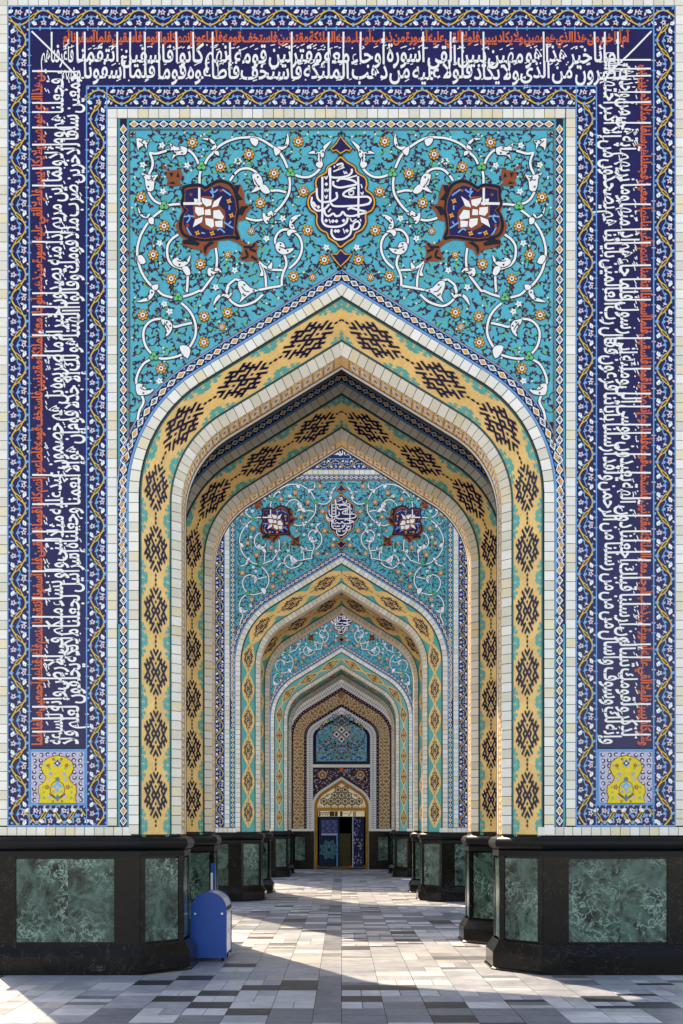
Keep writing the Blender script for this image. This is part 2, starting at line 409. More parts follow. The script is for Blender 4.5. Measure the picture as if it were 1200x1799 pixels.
# ------------------------------------------------------------------ tile ornament
def floral_band(b, p0, p1, width, period=82, flip=1, lead=0):
    """navy band of yellow wave vine, white blossoms and pale blue leaves; p0->p1 in facade pixels"""
    dx, dy = p1[0] - p0[0], p1[1] - p0[1]; L = sqrt(dx * dx + dy * dy); ux, uy = dx / L, dy / L; vx, vy = -uy * flip, ux * flip
    T = lambda s, t: (p0[0] + ux * s + vx * t, p0[1] + uy * s + vy * t)
    n = max(1, round(L / period)); per = L / n; A = width * 0.34; k2 = 2 * pi / per
    hw = width / 2
    b.poly([T(0, -hw), T(L, -hw), T(L, hw), T(0, hw)], 'navy', 0)
    ws = width / 38.0
    pts = [T(per * i / 16.0, A * sin(k2 * per * i / 16.0)) for i in range(16 * n + 1)]
    b.ribbon(pts, 2.6 * ws, 'ochre_yellow', 3, sm=1)
    for i in range(2 * n):
        # thickened yellow leaf with a dark slit at each crossing
        s0 = per / 2 * i; sg = 1 if i % 2 == 0 else -1
        q = [T(s0 + d, sg * A * sin(k2 * (d))) for d in (-9 * ws, -4 * ws, 0, 5 * ws, 11 * ws)]
        b.ribbon(q, 6.4 * ws, 'ochre_yellow', 3, sm=3, prof=lambda t: max(0.15, sin(pi * t) ** .7))
        b.ribbon(q[1:4], 2.0 * ws, 'black_line', 5, sm=2)
        sc = s0 + per / 4; side = -sg                 # blossom opposite to the crest
        c = T(sc, side * A * 0.72)
        b.star(c[0], c[1], 6.2 * ws, 3.0 * ws, 5, 'pale_pink', 4, rot=i)
        b.disc(c[0], c[1], 1.7 * ws, 'maroon', 5, 5)
        for e in (-1, 1):
            q = T(sc + e * 16 * ws, side * A * 0.85)
            ang = math.atan2(uy * e + vy * -side * .5, ux * e + vx * -side * .5)
            b.leaf(q[0] - cos(ang) * 5 * ws, q[1] - sin(ang) * 5 * ws, 12 * ws, 7.5 * ws, ang, 'glaze_white', 4)
            q2 = T(sc + e * 15 * ws, side * A * .8); b.disc(q2[0], q2[1], 1.2 * ws, 'sky_blue', 5, 4)
        # pale blue side vine and leaves
        v = [T(s0 - 4 * ws, -sg * -hw * .2), T(s0 + 8 * ws, -sg * 3 * ws), T(s0 + per * .25, sg * 3 * ws), T(s0 + per * .42, -sg * 2 * ws)]
        b.ribbon(v, 1.5 * ws, 'sky_blue', 1, sm=3)
        for j in range(14):
            a = j / 14.0; ss = s0 + per * .5 * a; tt = (sg * A * 1.12 if j % 3 == 0 else (-sg * 2.5 * ws if j % 3 == 1 else -sg * hw * .8))
            ang = math.atan2(uy, ux) + (1 if j % 2 else -1) * (0.9 + 0.35 * (j % 3))
            q = T(ss, max(-hw * .88, min(hw * .88, tt)))
            b.leaf(q[0], q[1], (8.5 if j % 3 else 7) * ws, 4.0 * ws, ang, 'sky_blue' if j % 5 else 'pale_pink', 2)
        q = T(sc, sg * A * 1.08); b.disc(q[0], q[1], 3.0 * ws, 'sky_blue', 4, 6)
        q = T(sc, 0); b.disc(q[0], q[1], 2.8 * ws, 'sky_blue', 2, 5)
def frame_line(b, x0, y0, x1, y1, w, m='frame_blue', lvl=5):
    b.rect(min(x0, x1) - (w / 2 if x0 == x1 else 0), min(y0, y1) - (w / 2 if y0 == y1 else 0), max(x0, x1) + (w / 2 if x0 == x1 else 0), max(y0, y1) + (w / 2 if y0 == y1 else 0), m, lvl)
def chain(b, T, L, per, ws, lead=0.0):
    """white lozenge chain, orange and dark hearts in turn; T(s, t) in local coordinates"""
    n = max(1, int(round(L / per))); per = L / n
    for i in range(n):
        s = per * (i + .5)
        for (r, m, l) in ((1.0, 'glaze_white', 3), (.62, 'navy_deep' if i % 2 else 'maroon', 4)):
            b.poly([T(s + per * .5 * r * e, 0 + 0) if k == 0 else T(s, 6.4 * ws * r * e) for k, e in ((0, -1), (1, -1), (0, 1), (1, 1))], m, l)
        if i % 2 == 0: b.poly([T(s - per * .27, 0), T(s, -3.6 * ws), T(s + per * .27, 0), T(s, 3.6 * ws)], 'orange_glaze', 5)
        else:
            for e in (-1, 1):
                b.poly([T(s + e * per * .16 - 1.1 * ws, 0), T(s + e * per * .16, -1.1 * ws), T(s + e * per * .16 + 1.1 * ws, 0), T(s + e * per * .16, 1.1 * ws)], 'glaze_white', 5)
                b.poly([T(s - 1.1 * ws, e * 2 * ws), T(s, e * 2 * ws - 1.1 * ws), T(s + 1.1 * ws, e * 2 * ws), T(s, e * 2 * ws + 1.1 * ws)], 'glaze_white', 5)
        for e in (-1, 1):   # side triangles between the lozenges
            b.poly([T(s + per * .5 - 2.6 * ws, e * 7 * ws), T(s + per * .5, e * 3.4 * ws), T(s + per * .5 + 2.6 * ws, e * 7 * ws)], 'frame_blue', 3)

_b = [(1, 3), (1, 4), (1, 5), (2, 3), (2, 5), (3, 3), (3, 4), (3, 5), (0, 3), (0, 5), (2, 6), (2, 7), (2, 8), (2, 9), (1, 7), (3, 7), (4, 7), (1, 9), (3, 9), (0, 9), (3, 11), (3, 12), (3, 13), (2, 11), (1, 11), (1, 13),
      (5, 9), (0, 14), (5, 5), (5, 6), (5, 7), (6, 5), (6, 7), (7, 5), (7, 6), (7, 7)]
BITS = set()
for r_, c_ in _b:
    for p_ in ((r_, c_), (c_, r_), (14 - c_, 14 - r_), (14 - r_, 14 - c_)): BITS.add(p_)
def diamond_cell(b, T, sc, per, hw, style, lite=False):
    """one lozenge of the yellow band: T(s, t) t across in [-hw, hw]"""
    U = lambda u, v: T(sc + v * per * .5, u * hw)          # u, v in [-1, 1]
    d = 'navy_deep'; lw = (0.098 if style == 'A' else .125) * hw
    def line(p, q, w=1.0): b.ribbon([U(*p), U(*q)], lw * w, d, 4, sm=1)
    def loz(u, v, a, c, w=1.0):
        P = [U(u - a, v), U(u, v - c), U(u + a, v), U(u, v + c)]; b.ribbon(P, lw * w, d, 4, closed=True, sm=1)
    def dot(u, v, m=d, k=1.0): b.poly([U(u - .05 * k, v), U(u, v - .036 * k), U(u + .05 * k, v), U(u, v + .036 * k)], m, 4)
    def bits(k, kv):
        g = 0.51
        for r, c in BITS:
            Q = [((r + a + c + e) / 14.0 - 1, (c + e - r - a) / 14.0) for a, e in ((-g, -g), (-g, g), (g, g), (g, -g))]
            b.poly([U(u * k, v * kv) for u, v in Q], d, 4)
    if style == 'A': bits(.97, .99)
    else:
        # lozenge ground and lattice
        Q = [(.98, 0), (.92, .22), (.74, .48), (.46, .74), (.22, .9), (.2, 1.0)]
        if style == 'B' and per > .78: Q = [(1, 0), (1, .45), (.8, .72), (.5, .9), (.42, 1.0)]
        if style == 'C': Q = [(.84, 0), (.7, .25), (.42, .6), (.16, .9), (.14, 1.0)]
        vs_ = [v for u, v in Q]; us_ = [u for u, v in Q]; fine = []
        for (ua, va), (ub, vb) in zip(Q, Q[1:]): fine += [(ua + (ub - ua) * t / 3, va + (vb - va) * t / 3) for t in range(3)]
        fine.append(Q[-1])
        for e in (-1, 1):
            for (ua, va), (ub, vb) in zip(fine, fine[1:]):
                for f in (-1, 1): b.poly([U(0, e * va), U(f * ua, e * va), U(f * ub, e * vb), U(0, e * vb)], 'tan', 2)
        k = 0.82
        if style == 'B': bits(.80, .84)
        else:
            b.ribbon([U(-.62, 0), U(0, -.72), U(.62, 0), U(0, .72)], lw * 1.5, 'maroon', 4, closed=True, sm=1)
            b.ribbon([U(-.3, 0), U(0, -.36), U(.3, 0), U(0, .36)], lw * 1.0, d, 4, closed=True, sm=1)
            b.poly([U(-.16, 0), U(0, -.18), U(.16, 0), U(0, .18)], 'maroon', 4)
            for e in (-1, 1): line((e * .3, 0), (e * .55, 0), .9); line((0, e * .4), (0, e * .62), .9)
def teal_side(b, T, sc, per, hw, e, style):
    """turquoise stepped piece on the band edge between two lozenges"""
    U = lambda u, v: T(sc + v * per * .5, e * u * hw)
    if style != 'C':
        g = .56; m = 'teal_brick'
        for i in range(-4, 5):
            for j in range(-4, 5):
                if i + j > 0 or max(abs(i), abs(j)) > 4: continue
                if max(abs(i), abs(j)) == 4 and ((i + j) % 2 == 0 or i + j < -5): continue
                if (i, j) in ((0, 0), (-1, -1), (2, -2), (-2, 2), (1, -3), (-3, 1), (-3, -3), (0, -3), (-3, 0), (2, -4), (-4, 2), (-4, -1), (-1, -4)): continue
                Q = [(1 + (i + a + j + c - .4) / 14.0, (i + a - j - c) / 14.0) for a, c in ((-g, -g), (-g, g), (g, g), (g, -g))]
                if style == 'A': b.poly([U(min(u, 1.0), v) for u, v in Q], m, 2)

def band_surface(b, side, style, y_lite=False):
    """the splayed yellow band between the two ribs"""
    ground = {'A': 'tan', 'B': 'teal_brick', 'C': 'teal_pale'}[style]
    arch_strip(b, side, W_CH + .006, .437, ground, 0)
    arch_strip(b, side, W_CH + .004, W_CH + .018, 'line_teal', 3); arch_strip(b, side, .424, .437, 'line_teal', 3)
    mp = arch_map(side)
    w0, w1 = W_CH + .018, .424; mid, hw = (w0 + w1) / 2, (w1 - w0) / 2
    old = b.mp; b.mp = lambda s, t, h: mp(s, t, h)
    T = lambda s, t: (s, mid + t)
    s0 = 0.10; per = 0.725
    cells = []
    s = s0
    topS = s_top(mid) - 0.01
    while s < L1 + .2: cells.append((s + per / 2, per)); s += per
    rest = topS - s; n = max(1, round(rest / 0.86)); p2 = rest / n
    for i in range(n): cells.append((s + p2 * (i + .5), p2))
    for c, p in cells: diamond_cell(b, T, c, p, hw, style)
    for i, (c, p) in enumerate(cells):
        for e in (-1, 1): teal_side(b, T, c - p / 2, p, hw, e, style)
    for e in (-1, 1): teal_side(b, T, topS, .8, hw, e, style)
    b.mp = old
def rope_surface(b, side):
    mp = arch_map(side)
    arch_strip(b, side, W_IN + .002, W_IN + .27, 'tan', 0)
    arch_strip(b, side, W_IN + .30, W_IN + .37, 'glaze_white', 1)
    arch_strip(b, side, W_IN + .27, W_IN + .285, 'rust', 1)
    b.mp = lambda s, t, h: mp(s, t, h)
    s = 0.08; i = 0; mid = W_IN + .135
    while s < s_top(W_IN) - .05:
        b.disc(s, mid, .05, 'glaze_white', 2, 8, ry=.085, rot=.5); b.disc(s, mid, .022, 'rust', 3, 6, ry=.04, rot=.5)
        for e in (-1, 1):
            b.disc(s + .075, mid + e * .05, .012, 'navy_deep', 3, 5); b.disc(s + .075, mid + e * .1, .014, 'rust', 3, 5); b.disc(s + .02, mid + e * .112, .011, 'navy_deep', 3, 5)
        b.disc(s + .075, mid, .016, 'rust', 3, 5)
        s += .15; i += 1

# ---------------------------------------------------- spandrel drawing (traced, in pixels)
RG = {1: (220, 225, 6), 2: (410, 225, 6), 3: (220, 365, 6), 4: (410, 365, 6), 5: (220, 505, 6), 6: (220, 645, 6), 7: (290, 300, 7.5), 8: (530, 230, 7.193)}
def G(r, *pts): o = RG[r]; return [(o[0] + x / o[2], o[1] + y / o[2]) for x, y in pts]
TEND = [
    G(1, (775, 385), (745, 320), (700, 262), (645, 232), (540, 222), (420, 250), (330, 275), (255, 266)),
    G(1, (262, 272), (290, 350), (285, 420), (250, 500), (235, 600), (250, 680), (290, 750), (340, 790), (392, 805)),
    G(1, (795, 460), (785, 520), (785, 600)),
    G(1, (460, 818), (520, 808), (600, 806)),
    G(1, (842, 385), (875, 320), (925, 270), (960, 225), (1030, 172), (1110, 135), (1190, 112)) + G(2, (120, 106), (190, 104), (280, 122), (370, 172), (430, 215), (490, 268), (535, 340), (572, 425)),
    G(2, (590, 520), (597, 590), (588, 680), (560, 745), (500, 830), (440, 890)) + G(4, (440, 62), (375, 105), (310, 128), (230, 138), (130, 112)),
    G(2, (650, 500), (720, 522), (800, 520), (870, 480), (920, 425)),
    G(1, (1105, 560), (1150, 490)) + G(2, (5, 500), (60, 448), (125, 430), (190, 440), (250, 485), (300, 580), (370, 660), (470, 662), (555, 682)),
    G(3, (390, 30), (330, 75), (285, 115), (225, 190), (165, 300), (130, 430), (135, 540), (165, 660), (220, 760), (290, 840), (340, 872)) + G(5, (400, 82), (500, 112)),
    G(5, (610, 102), (700, 75), (780, 40)) + G(3, (810, 878), (870, 800), (925, 725), (960, 640), (968, 540), (955, 430)),
    G(3, (560, 288), (495, 335), (450, 405), (445, 490), (462, 560), (510, 615), (600, 650), (655, 700), (658, 800), (650, 900)) + G(5, (652, 55),),
    G(5, (595, 170), (665, 235), (720, 320), (745, 420), (740, 510), (700, 600), (645, 670), (590, 715), (490, 745), (400, 755), (345, 745)),
    G(5, (275, 700), (222, 630), (195, 540), (200, 450), (245, 380), (310, 343), (390, 335)),
    G(5, (470, 370), (520, 418), (600, 400), (705, 378)),
    G(5, (265, 765), (200, 805), (155, 870)) + G(6, (130, 90), (118, 150), (130, 215), (170, 290), (195, 370), (150, 470), (132, 560)),
    G(4, (270, 575), (330, 625), (400, 655), (520, 662)),
    G(4, (590, 645), (665, 575), (712, 490), (724, 400), (700, 320), (650, 268), (590, 240), (515, 240), (460, 290), (440, 365), (480, 440), (540, 510), (560, 600), (530, 680), (512, 750), (510, 830)),
    G(4, (275, 590), (315, 660), (340, 740), (345, 840)),
    G(4, (500, 830), (400, 845), (290, 868), (200, 880)),
    G(5, (1090, 0), (1072, 60), (1110, 140), (1190, 195)) + G(4, (130, 1030), (230, 990), (310, 920)),
    G(3, (1065, 890), (1090, 820), (1150, 768)) + G(4, (30, 760), (100, 785), (150, 830)),
]
LEAVES = [
    G(1, (655, 225), (600, 200), (540, 210), (470, 165), (490, 230), (440, 250), (520, 240), (510, 290), (490, 350), (530, 300), (590, 290), (640, 285)),
    G(1, (210, 540), (165, 480), (230, 500), (290, 510), (350, 500), (310, 560), (300, 660), (240, 670), (215, 600)),
    G(1, (235, 240), (205, 190), (150, 215), (140, 250), (120, 120), (180, 125), (200, 140), (255, 135), (230, 180)),
    G(1, (55, 50), (80, 60), (105, 52), (95, 78), (105, 100), (78, 90), (55, 98), (64, 75)),
    G(1, (960, 220), (900, 240), (930, 190), (880, 140), (810, 125), (870, 112), (930, 140), (960, 190)),
    G(1, (940, 250), (985, 255), (990, 300), (950, 280)),
    G(2, (180, 110), (265, 130), (240, 200), (190, 165)),
    G(2, (430, 200), (500, 250), (450, 300), (430, 250)),
    G(2, (460, 200), (530, 205), (555, 150), (570, 60), (590, 140), (570, 200), (510, 240)),
    G(2, (920, 430), (870, 400), (895, 320), (870, 280), (790, 278), (840, 248), (910, 262), (960, 190), (1040, 140), (965, 240), (955, 300), (930, 340), (945, 390)),
    G(2, (200, 500), (270, 490), (310, 570), (290, 650), (180, 690), (230, 640), (215, 570)),
    G(2, (300, 610), (340, 610), (390, 680), (340, 700), (290, 660)),
    G(3, (270, 60), (240, 115), (190, 110), (150, 70), (135, 0), (150, 20), (200, 100)),
    G(3, (250, 120), (300, 110), (300, 180), (255, 170)),
    G(3, (130, 520), (180, 510), (220, 580), (165, 600)),
    G(3, (280, 830), (350, 815), (340, 870), (300, 870)),
    G(3, (500, 560), (560, 530), (610, 580), (660, 550), (690, 495), (680, 570), (620, 625), (560, 630), (510, 600)),
    G(3, (600, 640), (660, 625), (690, 700), (650, 720)),
    G(3, (880, 640), (940, 650), (970, 635), (1020, 685), (960, 690), (900, 730), (870, 700)),
    G(3, (260, 870), (310, 880), (300, 930), (240, 990), (120, 1000), (210, 960), (260, 920)),
    G(4, (310, 60), (350, 75), (400, 35), (420, 90), (380, 120), (360, 180), (320, 140)),
    G(4, (590, 200), (600, 130), (650, 90), (720, 80), (660, 130), (630, 180), (650, 225), (610, 230)),
    G(4, (565, 280), (580, 240), (640, 240), (670, 265), (620, 270), (590, 310)),
    G(4, (445, 400), (480, 365), (530, 380), (560, 440), (640, 430), (600, 480), (520, 500), (460, 460)),
    G(4, (380, 610), (410, 580), (405, 650), (360, 640)),
    G(4, (270, 600), (300, 640), (320, 720), (275, 720), (295, 680)),
    G(4, (50, 790), (110, 780), (180, 850), (270, 880), (200, 900), (120, 960), (60, 1010), (90, 940), (60, 860)),
    G(5, (1065, 80), (1130, 60), (1100, 110), (1080, 120), (1010, 100), (930, 200), (950, 120), (1000, 75)),
    G(5, (380, 340), (440, 350), (470, 360), (500, 410), (480, 480), (430, 525), (440, 450), (400, 400)),
    G(5, (575, 625), (650, 620), (690, 670), (660, 755), (600, 700)),
    G(6, (115, 190), (180, 185), (230, 240), (305, 235), (260, 285), (190, 300), (130, 290)),
]
KNOTS = G(1, (805, 412), (412, 828)) + G(2, (603, 482)) + G(5, (560, 110), (305, 735))
ROS = [p + (1.0,) for p in G(1, (710, 160), (1005, 415), (170, 735)) + G(2, (165, 285), (685, 150), (430, 485), (740, 675), (285, 795)) + G(3, (412, 200), (297, 502), (487, 755), (795, 600))
       + G(4, (785, 245), (960, 555), (635, 730)) + G(5, (187, 297), (835, 310), (1080, 270), (830, 585), (380, 860))]
ROS += [p + (.68,) for p in G(3, (1083, 500)) + G(4, (190, 255), (835, 740)) + G(5, (1022, 425))]
WFL = G(1, (390, 190), (190, 395), (655, 400), (400, 675), (1180, 355)) + G(2, (60, 355)) + G(3, (365, 380), (1155, 665), (955, 845)) + G(4, (520, 120), (350, 330), (980, 425)) + G(5, (470, 260), (415, 180)) + G(6, (365, 150))

def off_curve(w, n=30):
    """outer arch edge in pixels, from the springing up to the apex"""
    return [(600 + x * S, 1457 - (z - EYE) * S) for x, z in (arch_pt(L1 * .55 + (s_top(w) - L1 * .55) * i / n, w) for i in range(n + 1))]
def in_field(x, y, pad=5):
    if x < 229 + pad or x > 600 or y < 230 + pad: return False
    for (a, b), (c, d) in zip(CURVE, CURVE[1:]):
        if a <= x <= c: return y < b + (d - b) * (x - a) / (c - a + 1e-9) - pad
    return x < CURVE[0][0] and y < 780
CURVE = [p for p in off_curve(-.15) if p[0] > 226]

def dense(pts, st=4.0):
    out = []
    for (a, b), (c, d) in zip(pts, pts[1:]):
        n = max(1, int(sqrt((a - c) ** 2 + (b - d) ** 2) / st))
        out += [(a + (c - a) * i / n, b + (d - b) * i / n) for i in range(n)]
    return out
OCC = [p for t in TEND for p in dense(t)] + [p for l in LEAVES for p in dense(l + l[:1])] + list(WFL)
def blocked(x, y, r=6.0):
    if any((x - a) ** 2 + (y - b) ** 2 < r * r for a, b in OCC): return True
    if any((x - a) ** 2 + (y - b) ** 2 < (r + 8 * k) ** 2 for a, b, k in ROS): return True
    if ((x - 376) / 66) ** 2 + ((y - 388) / 64) ** 2 < 1: return True
    if ((x - 600) / 62) ** 2 + ((y - 352) / 90) ** 2 < 1: return True
    return False

def rosette_draw(b, x, y, k, seed=0):
    n = 8
    for i in range(n):
        a = 2 * pi * i / n + seed * .4
        b.disc(x + 6.9 * k * cos(a), y + 6.9 * k * sin(a), 3.5 * k, 'black_line', 5, 6)
    for i in range(n):
        a = 2 * pi * i / n + seed * .4
        b.disc(x + 6.9 * k * cos(a), y + 6.9 * k * sin(a), 2.5 * k, 'orange_glaze', 7, 6)
    b.disc(x, y, 5.6 * k, 'maroon', 8, 10); b.disc(x, y, 4.5 * k, 'glaze_white', 9, 8); b.disc(x, y, 2.2 * k, 'rust', 10, 6)
def flower_draw(b, x, y, k=1.0, seed=0):
    b.star(x, y, 6.8 * k, 3.6 * k, 5, 'glaze_white', 7, rot=seed); b.disc(x, y, 1.3 * k, 'leaf_green', 9, 5)

def vines(b, mirror):
    rnd = random.Random(11); placed = []
    f = (lambda P: mir(P)) if mirror else (lambda P: P)
    sgn = -1 if mirror else 1
    links = []
    pts = [(r[0], r[1]) for r in ROS] + list(WFL)
    for i, a in enumerate(pts):
        ds = sorted(((a[0] - c[0]) ** 2 + (a[1] - c[1]) ** 2, j) for j, c in enumerate(pts) if j != i)[:2]
        for dd, j in ds:
            if dd < 62 ** 2 and (j, i) not in links: links.append((i, j))
    for i, j in links:
        a, c = pts[i], pts[j]; mx, my = (a[0] + c[0]) / 2, (a[1] + c[1]) / 2; dx, dy = c[0] - a[0], c[1] - a[1]; k = rnd.choice((-.22, .22))
        P = [a, (mx - dy * k, my + dx * k), c]
        b.ribbon(f(P), 1.5, 'maroon', 1, sm=6)
        Q = smooth(P, 6)
        for q in range(2, len(Q) - 2, 3):
            ang = math.atan2(dy, dx) + rnd.choice((-1, 1)) * rnd.uniform(.6, 1.3)
            e = f([(Q[q][0], Q[q][1])])[0]; ang = pi - ang if mirror else ang
            b.leaf(e[0], e[1], rnd.uniform(4.5, 7), 3.2, ang, rnd.choice(('maroon', 'maroon', 'maroon', 'leaf_green')), 2)
    tries = 0
    while tries < 7000:
        tries += 1
        x, y = rnd.uniform(230, 600), rnd.uniform(230, 790)
        if not in_field(x, y, 4) or blocked(x, y, 5.5) or any((x - a) ** 2 + (y - c) ** 2 < 112 for a, c in placed): continue
        placed.append((x, y)); a0 = rnd.uniform(0, 2 * pi); l = rnd.uniform(6, 10)
        e0 = (x - cos(a0) * l * .6, y - sin(a0) * l * .6); e1 = (x + cos(a0 + .5) * l * .6, y + sin(a0 + .5) * l * .6)
        b.ribbon(f([e0, (x, y), e1]), 1.6, 'maroon', 1, sm=3)
        for p, a in ((e0, a0 + 2.4), (e1, a0 + .1), ((x, y), a0 + rnd.choice((-1.2, 1.2))), (e1, a0 + 1.3)):
            q = f([p])[0]; aa = pi - a if mirror else a
            m = 'maroon' if rnd.random() < .8 else 'leaf_green'
            b.leaf(q[0], q[1], rnd.uniform(5.2, 7.6), 3.6, aa, m, 2)
        if rnd.random() < .16:
            q = f([e0])[0]; b.disc(q[0], q[1], 2.0, 'glaze_white', 3, 6); b.disc(q[0] + 1, q[1] + 1, 1.2, 'leaf_green', 4, 5)

def medallion(b, mirror):
    f = (lambda P: mir(P)) if mirror else (lambda P: P)
    out = G(7, (235, 205), (340, 185), (450, 175), (540, 212), (600, 165), (700, 112), (830, 150), (920, 195), (1000, 185), (1040, 300), (1055, 430), (1150, 482), (1080, 560), (1060, 650), (965, 672), (955, 800),
            (1010, 930), (1080, 980), (1200, 960), (1210, 1060), (1080, 1040), (960, 960), (850, 915), (700, 930), (690, 1010), (600, 1035), (535, 1145), (480, 1060), (330, 1022), (212, 972), (240, 895), (185, 850), (135, 740), (185, 640), (225, 540), (200, 440), (235, 330))
    b.poly(f(out), 'rust', 6)
    rim = G(7, (250, 225), (450, 195), (530, 235), (620, 180), (720, 145), (850, 180), (925, 290), (950, 430), (960, 560), (935, 660), (925, 780), (970, 900), (900, 885), (800, 885), (680, 905), (540, 920), (380, 900), (250, 850), (205, 740), (225, 620), (270, 530), (225, 440), (250, 330))
    b.ribbon(f(rim), 5.4, 'black_line', 8, closed=True, sm=3)
    nav = G(7, (270, 262), (430, 228), (490, 242), (528, 288), (600, 232), (720, 200), (850, 262), (925, 380), (945, 520), (922, 640), (908, 868), (800, 868), (650, 892), (520, 908), (400, 888), (288, 820), (236, 700), (256, 600), (308, 530), (255, 490), (262, 400))
    b.poly(f(nav), 'navy', 10); b.ribbon(f(nav), 1.6, 'rust', 11, closed=True, sm=1)
    for P in (G(7, (920, 200), (990, 200), (960, 300), (1030, 390), (960, 400), (930, 300)), G(7, (1000, 480), (1110, 470), (1060, 520), (1020, 600), (960, 580)), G(7, (230, 930), (340, 900), (460, 960), (440, 1000), (330, 980), (240, 975)),
              G(7, (520, 1000), (600, 940), (660, 950), (560, 1020), (530, 1110), (510, 1050))):
        b.poly(f(P), 'black_line', 8)
    white = [G(7, (440, 240), (468, 240), (470, 470), (440, 470)), G(7, (245, 432), (490, 430), (490, 462), (245, 465)), G(7, (480, 370), (620, 400), (610, 470), (550, 490), (500, 440)), G(7, (755, 350), (650, 420), (620, 500), (700, 480), (720, 420)),
             G(7, (400, 490), (510, 500), (520, 590), (440, 610), (400, 560)), G(7, (530, 530), (600, 520), (610, 600), (530, 600)), G(7, (640, 540), (720, 530), (780, 620), (760, 660), (640, 640)), G(7, (370, 760), (400, 660), (500, 620), (490, 690)),
             G(7, (530, 640), (640, 650), (650, 740), (620, 770), (540, 720)), G(7, (660, 680), (760, 670), (760, 760), (670, 750)), G(7, (385, 380), (440, 390), (430, 430), (390, 430))]
    for w in white:
        b.poly(f(w), 'glaze_white', 13); b.ribbon(f(w), 1.3, 'rust', 12, closed=True, sm=1)
    b.poly(f(G(7, (490, 350), (600, 350), (790, 540), (800, 640), (790, 770), (600, 800), (500, 760), (380, 640), (370, 480))), 'rust', 11)
    for P in (G(7, (620, 240), (640, 300), (700, 260)), G(7, (760, 260), (830, 310), (870, 340)), G(7, (600, 280), (640, 340), (620, 370)), G(7, (250, 620), (330, 610), (390, 620)), G(7, (310, 590), (330, 640), (290, 700)), G(7, (290, 760), (320, 820), (350, 860)),
              G(7, (850, 470), (850, 530)), G(7, (780, 690), (850, 740), (900, 770)), G(7, (870, 680), (840, 720)), G(7, (690, 800), (730, 780), (790, 830)), G(7, (480, 830), (530, 840))):
        b.ribbon(f(P), 2.6, 'sky_blue', 12, sm=3)
    for c in G(7, (845, 415), (878, 605), (430, 835), (625, 840)):
        q = f([c])[0]; b.star(q[0], q[1], 5.5, 2.8, 4, 'orange_glaze', 13, rot=.4); b.disc(q[0], q[1], 1.3, 'rust', 14, 5)
    for c in G(7, (740, 275), (300, 735), (345, 330)):
        q = f([c])[0]; b.disc(q[0], q[1], 3, 'rust', 12, 6)
    # tail finial and antenna blossom
    tail = G(4, (80, 380), (110, 400), (180, 400), (240, 355), (262, 420), (242, 480), (275, 590), (200, 562), (130, 570), (50, 548), (92, 490), (100, 430))
    b.poly(f(tail), 'rust', 7)
    for P in (G(4, (110, 420), (200, 420), (230, 380)), G(4, (130, 450), (150, 520), (90, 545)), G(4, (170, 440), (240, 470)), G(4, (190, 520), (250, 560))): b.ribbon(f(P), 4.2, 'black_line', 9, sm=3)
    b.ribbon(f(G(7, (950, 780), (985, 930)) + G(4, (60, 370), (120, 420))), 4.5, 'rust', 5, sm=4)
    ant = G(1, (455, 455), (540, 450), (590, 435), (605, 520), (570, 570), (600, 600), (520, 620), (430, 610), (450, 560), (430, 500))
    b.poly(f(ant), 'rust', 7)
    for P in (G(1, (465, 480), (510, 480), (490, 530)), G(1, (560, 470), (575, 530), (540, 520)), G(1, (450, 590), (510, 570), (530, 600))): b.poly(f(P), 'black_line', 9)
    b.ribbon(f(G(1, (380, 380), (450, 450))), 2.4, 'rust', 5, sm=1); b.ribbon(f(G(1, (570, 590), (640, 640))), 3.4, 'rust', 5, sm=1)
    q = f(G(1, (412, 415)))[0]; b.star(q[0], q[1], 5, 2, 4, 'rust', 6)

def cartouche(b):
    L_ = G(8, (490, 345), (430, 410), (330, 470), (305, 540), (200, 605), (178, 690), (190, 760), (112, 820), (80, 915), (112, 1010), (190, 1065), (190, 1170), (240, 1260), (318, 1300), (345, 1365), (430, 1420), (490, 1480))
    c = [(1199.0 - x, y) for x, y in L_[::-1]]; loop = L_ + c[1:-1]
    loop = smooth(loop, 3, True)
    b.ribbon(loop, 6.4, 'black_line', 10, closed=True, sm=1); b.poly(loop, 'navy', 11); b.ribbon(loop, 2.6, 'orange_glaze', 12, closed=True, sm=1)
    for H in (G(8, (490, 88), (440, 170), (370, 240), (395, 268), (440, 255), (490, 300)), G(8, (490, 1515), (445, 1570), (368, 1568), (420, 1640), (490, 1725))):
        P = H + [(1199.0 - x, y) for x, y in H[::-1]][1:-1]
        b.ribbon(P, 6.0, 'black_line', 10, closed=True, sm=1); b.poly(P, 'navy', 11); b.ribbon(P, 2.2, 'orange_glaze', 12, closed=True, sm=1)
    for q in G(8, (500, 40), (490, 322), (490, 1498), (485, 1750)): b.star(q[0], q[1], 5, 2.4, 4, 'black_line', 10)
